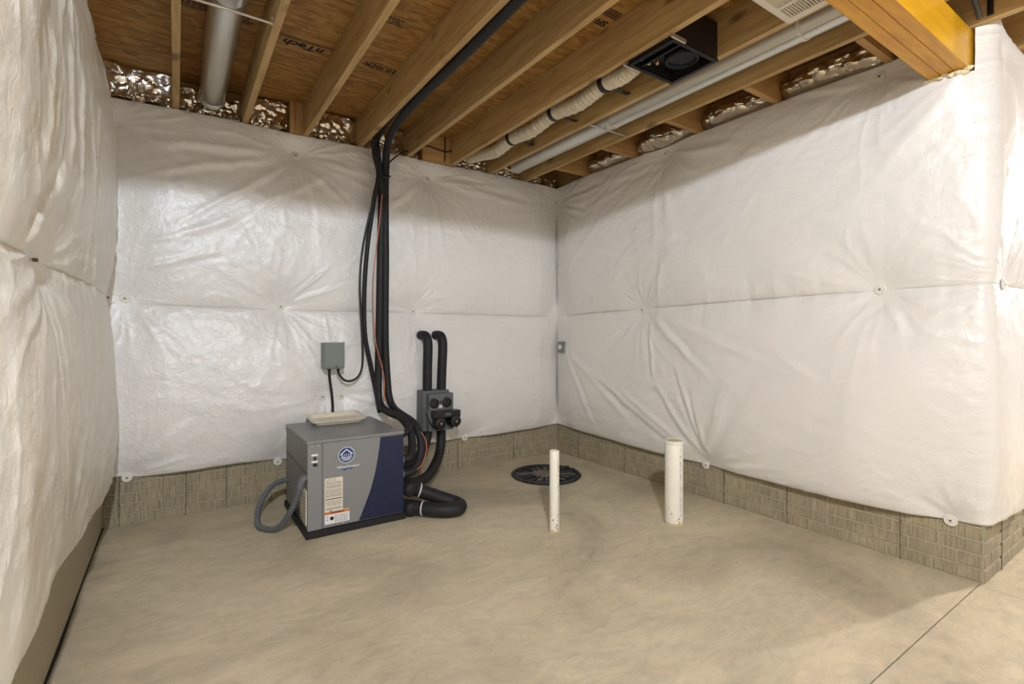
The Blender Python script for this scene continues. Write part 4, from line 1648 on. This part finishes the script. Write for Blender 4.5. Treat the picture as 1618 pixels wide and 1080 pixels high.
def capsule(c, d, r, ln, parent, name, mat):
    bm = B()
    d = Vector(d).normalized()
    c = Vector(c)
    tube(bm, [c - d * ln, c - d * ln * .4, c, c + d * 0.016, c + d * 0.024], r, 18, 1, True,
         lambda i, n: (r, r, r, r * 0.86, r * 0.55)[min(i, 4)], smooth=False)
    obj(name, bm, M[mat], parent, True)


capsule((1.305, 3.15, .185), (0.1, -1, -.1), 0.050, 0.06, lpz, 'elbow', 'black')
capsule((1.305, 3.14, .060), (0.1, -1, 0), 0.050, 0.06, lpz, 'elbow', 'black')
for (c, d) in (((1.375, 3.178, .162), (1, -.3, -.35)), ((1.37, 3.105, .061), (1, -.95, 0))):
    bm = B()
    d = Vector(d).normalized()
    c = Vector(c)
    tube(bm, [c - d * .004, c + d * .004], R2 + 0.003, 20, 1, smooth=False)
    obj('cable_tie', bm, M['tie'], lpz, True)['label'] = 'white cable tie'

# ------------------------------------------------------------------ pump module on the wall
PX = 0.032
pm = thing('pump_module', 'grey pump module with four black ports fixed to back wall', 'pump', (1.775, 3.80, 0.42))
bm = B()
box(bm, 1.640 + PX, 1.880 + PX, 3.79, 3.93, 0.425, 0.755, 0.012)
obj('back_case', bm, M['pumpgrey'], pm, True)
bm = B()
box(bm, 1.668 + PX, 1.890 + PX, 3.735, 3.795, 0.430, 0.735, 0.014)
obj('front_case', bm, M['pumpgrey'], pm, True)
for x in (1.710 + PX, 1.826 + PX):
    bm = B()
    lathe(bm, [(0.040, 0), (0.040, -0.012), (0.033, -0.014), (0.031, -0.006), (0.0, -0.006)], (x, 3.735, 0.660), 'Y', 24)
    obj('port_cap', bm, M['blackgloss'], pm, True)
bm = B()
box(bm, 1.756 + PX, 1.784 + PX, 3.731, 3.737, 0.615, 0.640)
obj('sticker', bm, M['label'], pm)
bm = B()
lathe(bm, [(0.010, 0), (0.010, -0.006), (0, -0.006)], (1.769 + PX, 3.735, 0.665), 'Y', 12)
obj('sensor', bm, M['blackgloss'], pm, True)
bm = B()
box(bm, 1.685 + PX, 1.915 + PX, 3.655, 3.735, 0.545, 0.600, 0.006)
cb = obj('control_box', bm, M['blackgloss'], pm)
bm = B()
box(bm, 1.775 + PX, 1.825 + PX, 3.652, 3.656, 0.565, 0.583, 0.001)
obj('nameplate', bm, M['pumpgrey'], cb)
for x, z in ((1.728 + PX, 0.505), (1.866 + PX, 0.512)):
    bm = B()
    lathe(bm, [(0.052, 0.06), (0.052, -0.01), (0.047, -0.03), (0.044, -0.045), (0.020, -0.048), (0.018, -0.052), (0, -0.052)], (x, 3.685, z), 'Y', 24)
    ph = obj('pump_head', bm, M['blackgloss'], pm, True)
    bm = B()
    for k in range(10):
        a = 2 * PI * k / 10
        bmesh.ops.create_cube(bm, size=1, matrix=Matrix.Translation((x + 0.05 * math.cos(a), 3.685, z + 0.05 * math.sin(a)))
                              @ Matrix.Rotation(-a, 4, 'Y') @ Matrix.Diagonal((0.012, 0.05, 0.008, 1)))
    obj('cooling_fin', bm, M['black'], ph)
    bm = B()
    lathe(bm, [(0.009, 0), (0.009, -0.008), (0.0, -0.010)], (x, 3.634, z), 'Y', 12)
    obj('vent_screw', bm, M['brass'], ph, True)
bm = B()
tube(bm, [(1.655 + PX, 3.74, .60), (1.650 + PX, 3.70, .58), (1.660 + PX, 3.69, .54), (1.680 + PX, 3.70, .50)], 0.012, 10)
obj('lead', bm, M['pumpgrey'], pm, True)
RP = 0.0385
hose('left of two black elbow pipes rising from the pump module into wall', 'insulated_pipe', 'pipe',
     [(1.735, 3.845, .735), (1.737, 3.845, .95), (1.741, 3.845, 1.10), (1.740, 3.850, 1.165), (1.736, 3.872, 1.202), (1.730, 3.905, 1.212), (1.725, 3.96, 1.212)], RP, 'black', 18)
hose('right of two black elbow pipes rising from the pump module into wall', 'insulated_pipe', 'pipe',
     [(1.862, 3.845, .735), (1.870, 3.845, .95), (1.877, 3.845, 1.10), (1.876, 3.850, 1.165), (1.872, 3.872, 1.202), (1.866, 3.905, 1.212), (1.861, 3.96, 1.212)], RP, 'black', 18)
hose('right lower hose curving from pump module down to the cabinet', 'insulated_pipe', 'pipe',
     [(1.852, 3.83, .428), (1.852, 3.825, .33), (1.820, 3.79, .235), (1.735, 3.70, .165), (1.62, 3.58, .125), (1.48, 3.46, .13), (1.36, 3.40, .16), (1.262, 3.39, .175)], RP, 'black', 18)
hose('left lower hose dropping from pump module behind the pipe bend', 'insulated_pipe', 'pipe',
     [(1.737, 3.845, .428), (1.728, 3.84, .36), (1.665, 3.80, .27), (1.59, 3.72, .225), (1.46, 3.62, .22), (1.34, 3.57, .24), (1.262, 3.56, .25)], RP, 'black', 18)

# ------------------------------------------------------------------ disconnect box, whip, wall outlet
db = thing('disconnect_box', 'small grey electrical box on back wall above the cabinet', 'electrical box', (0.972, 3.86, 0.96))
bm = B()
box(bm, 0.905, 1.040, 3.795, 3.93, 0.966, 1.158, 0.004)
obj('enclosure', bm, M['boxgrey'], db)
bm = B()
box(bm, 0.902, 1.043, 3.785, 3.799, 0.975, 1.162, 0.003)
obj('cover', bm, M['boxgrey'], db)
bm = B()
lathe(bm, [(0.005, 0), (0.005, -0.006), (0, -0.006)], (0.982, 3.785, 0.985), 'Y', 10)
obj('hasp', bm, M['dark'], db)
bm = B()
for x in (0.940, 1.005):
    lathe(bm, [(0.013, 0.0), (0.013, -0.012), (0.010, -0.016), (0, -0.016)], (x, 3.82, 0.967), 'Z', 12)
obj('cable_gland', bm, M['cable'], db, True)

wh = thing('electrical_whip', 'grey flexible conduit looping onto floor left of the cabinet', 'conduit', (0.62, 3.2, 0.3))
pts = [(0.650, 3.185, .362), (0.628, 3.178, .352), (0.612, 3.180, .31), (0.600, 3.21, .24), (0.575, 3.26, .15), (0.545, 3.315, .075), (0.505, 3.37, .026),
       (0.46, 3.43, .018), (0.43, 3.50, .024), (0.435, 3.58, .075), (0.475, 3.655, .14), (0.545, 3.72, .20), (0.620, 3.745, .215), (0.651, 3.75, .21)]
bm = B()
tube(bm, pts, 0.0175, 14, 10)
obj('conduit', bm, M['whip'], wh, True)
bm = B()
tube(bm, [(0.651, 3.185, .363), (0.630, 3.180, .356), (0.614, 3.179, .325), (0.610, 3.182, .305)], 0.022, 14)
obj('elbow_fitting', bm, M['whip'], wh, True)
bm = B()
box(bm, 0.580, 0.65, 3.30, 3.62, 0.041, 0.045)
bmesh.ops.rotate(bm, verts=bm.verts, cent=(0.65, 3.4, 0.043), matrix=Matrix.Rotation(0.9, 3, 'Y'))
tag(obj('rubber_strip', bm, M['black'], None, origin=(0.62, 3.45, 0.05)), 'black rubber strip leaning on cabinet flank inside the conduit loop', 'rubber strip')

ob = thing('outlet_box', 'small grey switch box set in right blanket near back corner', 'electrical box', (3.2, 3.78, 1.05))
cpt = on_x(887, 548, 3.19)
yb_, zb_ = cpt.y, cpt.z
bm = B()
box(bm, 3.175, 3.27, yb_ - 0.034, yb_ + 0.034, zb_ - 0.056, zb_ + 0.056, 0.004)
obj('plate', bm, M['boxgrey'], ob)
bm = B()
lathe(bm, [(0.024, 0), (0.024, -0.008), (0.017, -0.010), (0, -0.010)], (3.175, yb_, zb_), 'X', 20)
obj('cover_disc', bm, M['disc'], ob, True)

# ------------------------------------------------------------------ sump lid
SX, SYc, SR = 2.664, 3.435, 0.300
sl = thing('sump_lid', 'black dusty round sump lid set in floor near back corner', 'lid', (SX, SYc, 0))
bm = B()
lathe(bm, [(SR, 0.0), (SR + 0.003, 0.008), (SR - 0.004, 0.016), (SR - 0.03, 0.017), (SR - 0.036, 0.008), (SR - 0.07, 0.006), (0.0, 0.010)], (SX, SYc, 0.0005), 'Z', 56)
plate = obj('cover', bm, M['lid'], sl, True)
for k in range(18):
    a = 2 * PI * k / 18 + 0.1
    c, s_ = math.cos(a), math.sin(a)
    bm = B()
    q = []
    for (r, w_) in ((0.10, 0.005), (0.255, 0.010)):
        q.append((r, w_))
    vs = []
    for z, sh in ((0.006, 0.0), (0.020, 0.003)):
        for (r, w_) in q:
            for sg in (-1, 1):
                ww = max(0.002, w_ - sh) * sg
                vs.append(bm.verts.new((SX + r * c - ww * s_, SYc + r * s_ + ww * c, z)))
    for f in ((0, 1, 3, 2), (4, 6, 7, 5), (0, 4, 5, 1), (2, 3, 7, 6), (0, 2, 6, 4), (1, 5, 7, 3)):
        bm.faces.new([vs[i] for i in f])
    obj('rib', bm, M['lid'], sl)
bm = B()
lathe(bm, [(0.105, 0.006), (0.100, 0.017), (0.09, 0.019), (0.0, 0.016)], (SX - 0.02, SYc + 0.02, 0), 'Z', 28)
obj('hub', bm, M['dust'], sl, True)
for (dx, dy) in ((0.255, -0.06), (0.262, 0.03)):
    bm = B()
    lathe(bm, [(0.018, 0.014), (0.018, 0.030), (0.010, 0.034), (0, 0.034)], (SX + dx, SYc + dy, 0), 'Z', 14)
    obj('bolt_boss', bm, M['lid'], sl, True)
# cement dust lying between the ribs
bm = B()
random.seed(9)
for k in range(16):
    a = 2 * PI * (k + .5) / 18 + 0.1
    if random.random() < 0.25:
        continue
    r0, r1 = random.uniform(.11, .15), random.uniform(.18, .245)
    pts = []
    for j in range(9):
        b = 2 * PI * j / 9
        rr = (r0 + r1) / 2 + (r1 - r0) / 2 * math.cos(b) * random.uniform(.7, 1.1)
        tt = a + 0.13 * math.sin(b) * random.uniform(.6, 1)
        pts.append((SX + rr * math.cos(tt), SYc + rr * math.sin(tt)))
    prism(bm, pts, lambda u, v, d: (u, v, d), 0.0085, 0.0125)
do = obj('dust', bm, M['dust'], sl)
do['kind'] = 'stuff'

# ------------------------------------------------------------------ stub drain pipes
def stub(cx, cy, r, h, wall, label, rim):
    t = thing('drain_pipe', label, 'pipe', (cx, cy, 0))
    bm = B()
    prof = [(r, -0.01), (r, h - 0.002), (r - 0.001, h), (r - wall, h), (r - wall, h - 0.05)]
    lathe(bm, prof, (cx, cy, 0), 'Z', 40)
    obj('barrel', bm, M['pvc'], t, True)
    if rim:
        bm = B()
        lathe(bm, [(r + 0.0005, h - 0.022), (r + 0.0035, h - 0.020), (r + 0.0035, h - 0.002), (r - 0.004, h + 0.002), (r - 0.006, h - 0.002)], (cx, cy, 0), 'Z', 40)
        obj('rim', bm, M['pvc'], t, True)
        bm = B()
        lathe(bm, [(r - 0.006, h - 0.01), (r - 0.006, h - 0.001), (0, h + 0.001)], (cx, cy, 0), 'Z', 32)
        obj('plug', bm, M['tan'], t, True)['label'] = 'tan plug in the pipe mouth'
    # printed line down the side, right of centre as seen from the room
    base = math.atan2(-cy, -cx) + 0.72
    bm = B()
    z = 0.06
    while z < h - 0.05:
        ln = random.uniform(0.004, 0.013)
        for row in range(2 if random.random() < 0.6 else 1):
            aa = base + row * 0.0028 / r
            vs = []
            for (da, zz) in ((-0.0011, z), (0.0011, z), (0.0011, z + ln), (-0.0011, z + ln)):
                an = aa + da / r
                vs.append(bm.verts.new((cx + (r + 0.0006) * math.cos(an), cy + (r + 0.0006) * math.sin(an), zz)))
            bm.faces.new(vs)
        z += ln + random.choice((0.003, 0.003, 0.004, 0.012))
    obj('printed_line', bm, M['inkgrey'], t)['kind'] = 'stuff'
    # mud collar and splashes
    bm = B()
    prof = []
    seg = 28
    rings = []
    for rr, zz in ((r + 0.006, 0.0002), (r + 0.0015, 0.010), (r + 0.0006, 0.012)):
        rings.append([bm.verts.new((cx + (rr + (0.004 * random.random() if zz < .001 else 0)) * math.cos(2 * PI * k / seg),
                                    cy + (rr + (0.004 * random.random() if zz < .001 else 0)) * math.sin(2 * PI * k / seg),
                                    zz * random.uniform(.4, 1.5))) for k in range(seg)])
    for a_, b_ in zip(rings, rings[1:]):
        for k in range(seg):
            bm.faces.new((a_[k], a_[(k + 1) % seg], b_[(k + 1) % seg], b_[k]))
    obj('mortar_collar', bm, M['tan'], t, True)
    bm = B()
    for (da, z, sz) in ((-0.25, 0.075, .008), (0.55, 0.045, .010), (0.45, 0.03, .007), (-0.6, 0.10, .005), (0.1, 0.03, .005), (0.62, 0.02, .009), (-0.1, 0.055, .004)):
        an = math.atan2(-cy, -cx) + da
        c = Vector((cx + (r + 0.0007) * math.cos(an), cy + (r + 0.0007) * math.sin(an), z))
        tx = Vector((-math.sin(an), math.cos(an), 0))
        vs = []
        for k in range(9):
            q = 2 * PI * k / 9
            vs.append(bm.verts.new(c + tx * sz * 0.7 * math.cos(q) * random.uniform(.6, 1) + Vector((0, 0, sz * math.sin(q) * random.uniform(.6, 1.1)))))
        bm.faces.new(vs)
    obj('mud_splash', bm, M['mud'], t)['kind'] = 'stuff'
    return t


random.seed(21)
stub(1.958, 2.440, 0.0302, 0.500, 0.004, 'slender white drain pipe standing in floor before the sump lid', False)
stub(2.686, 2.110, 0.0572, 0.535, 0.006, 'wide white drain pipe with tan plug standing near right wall', True)
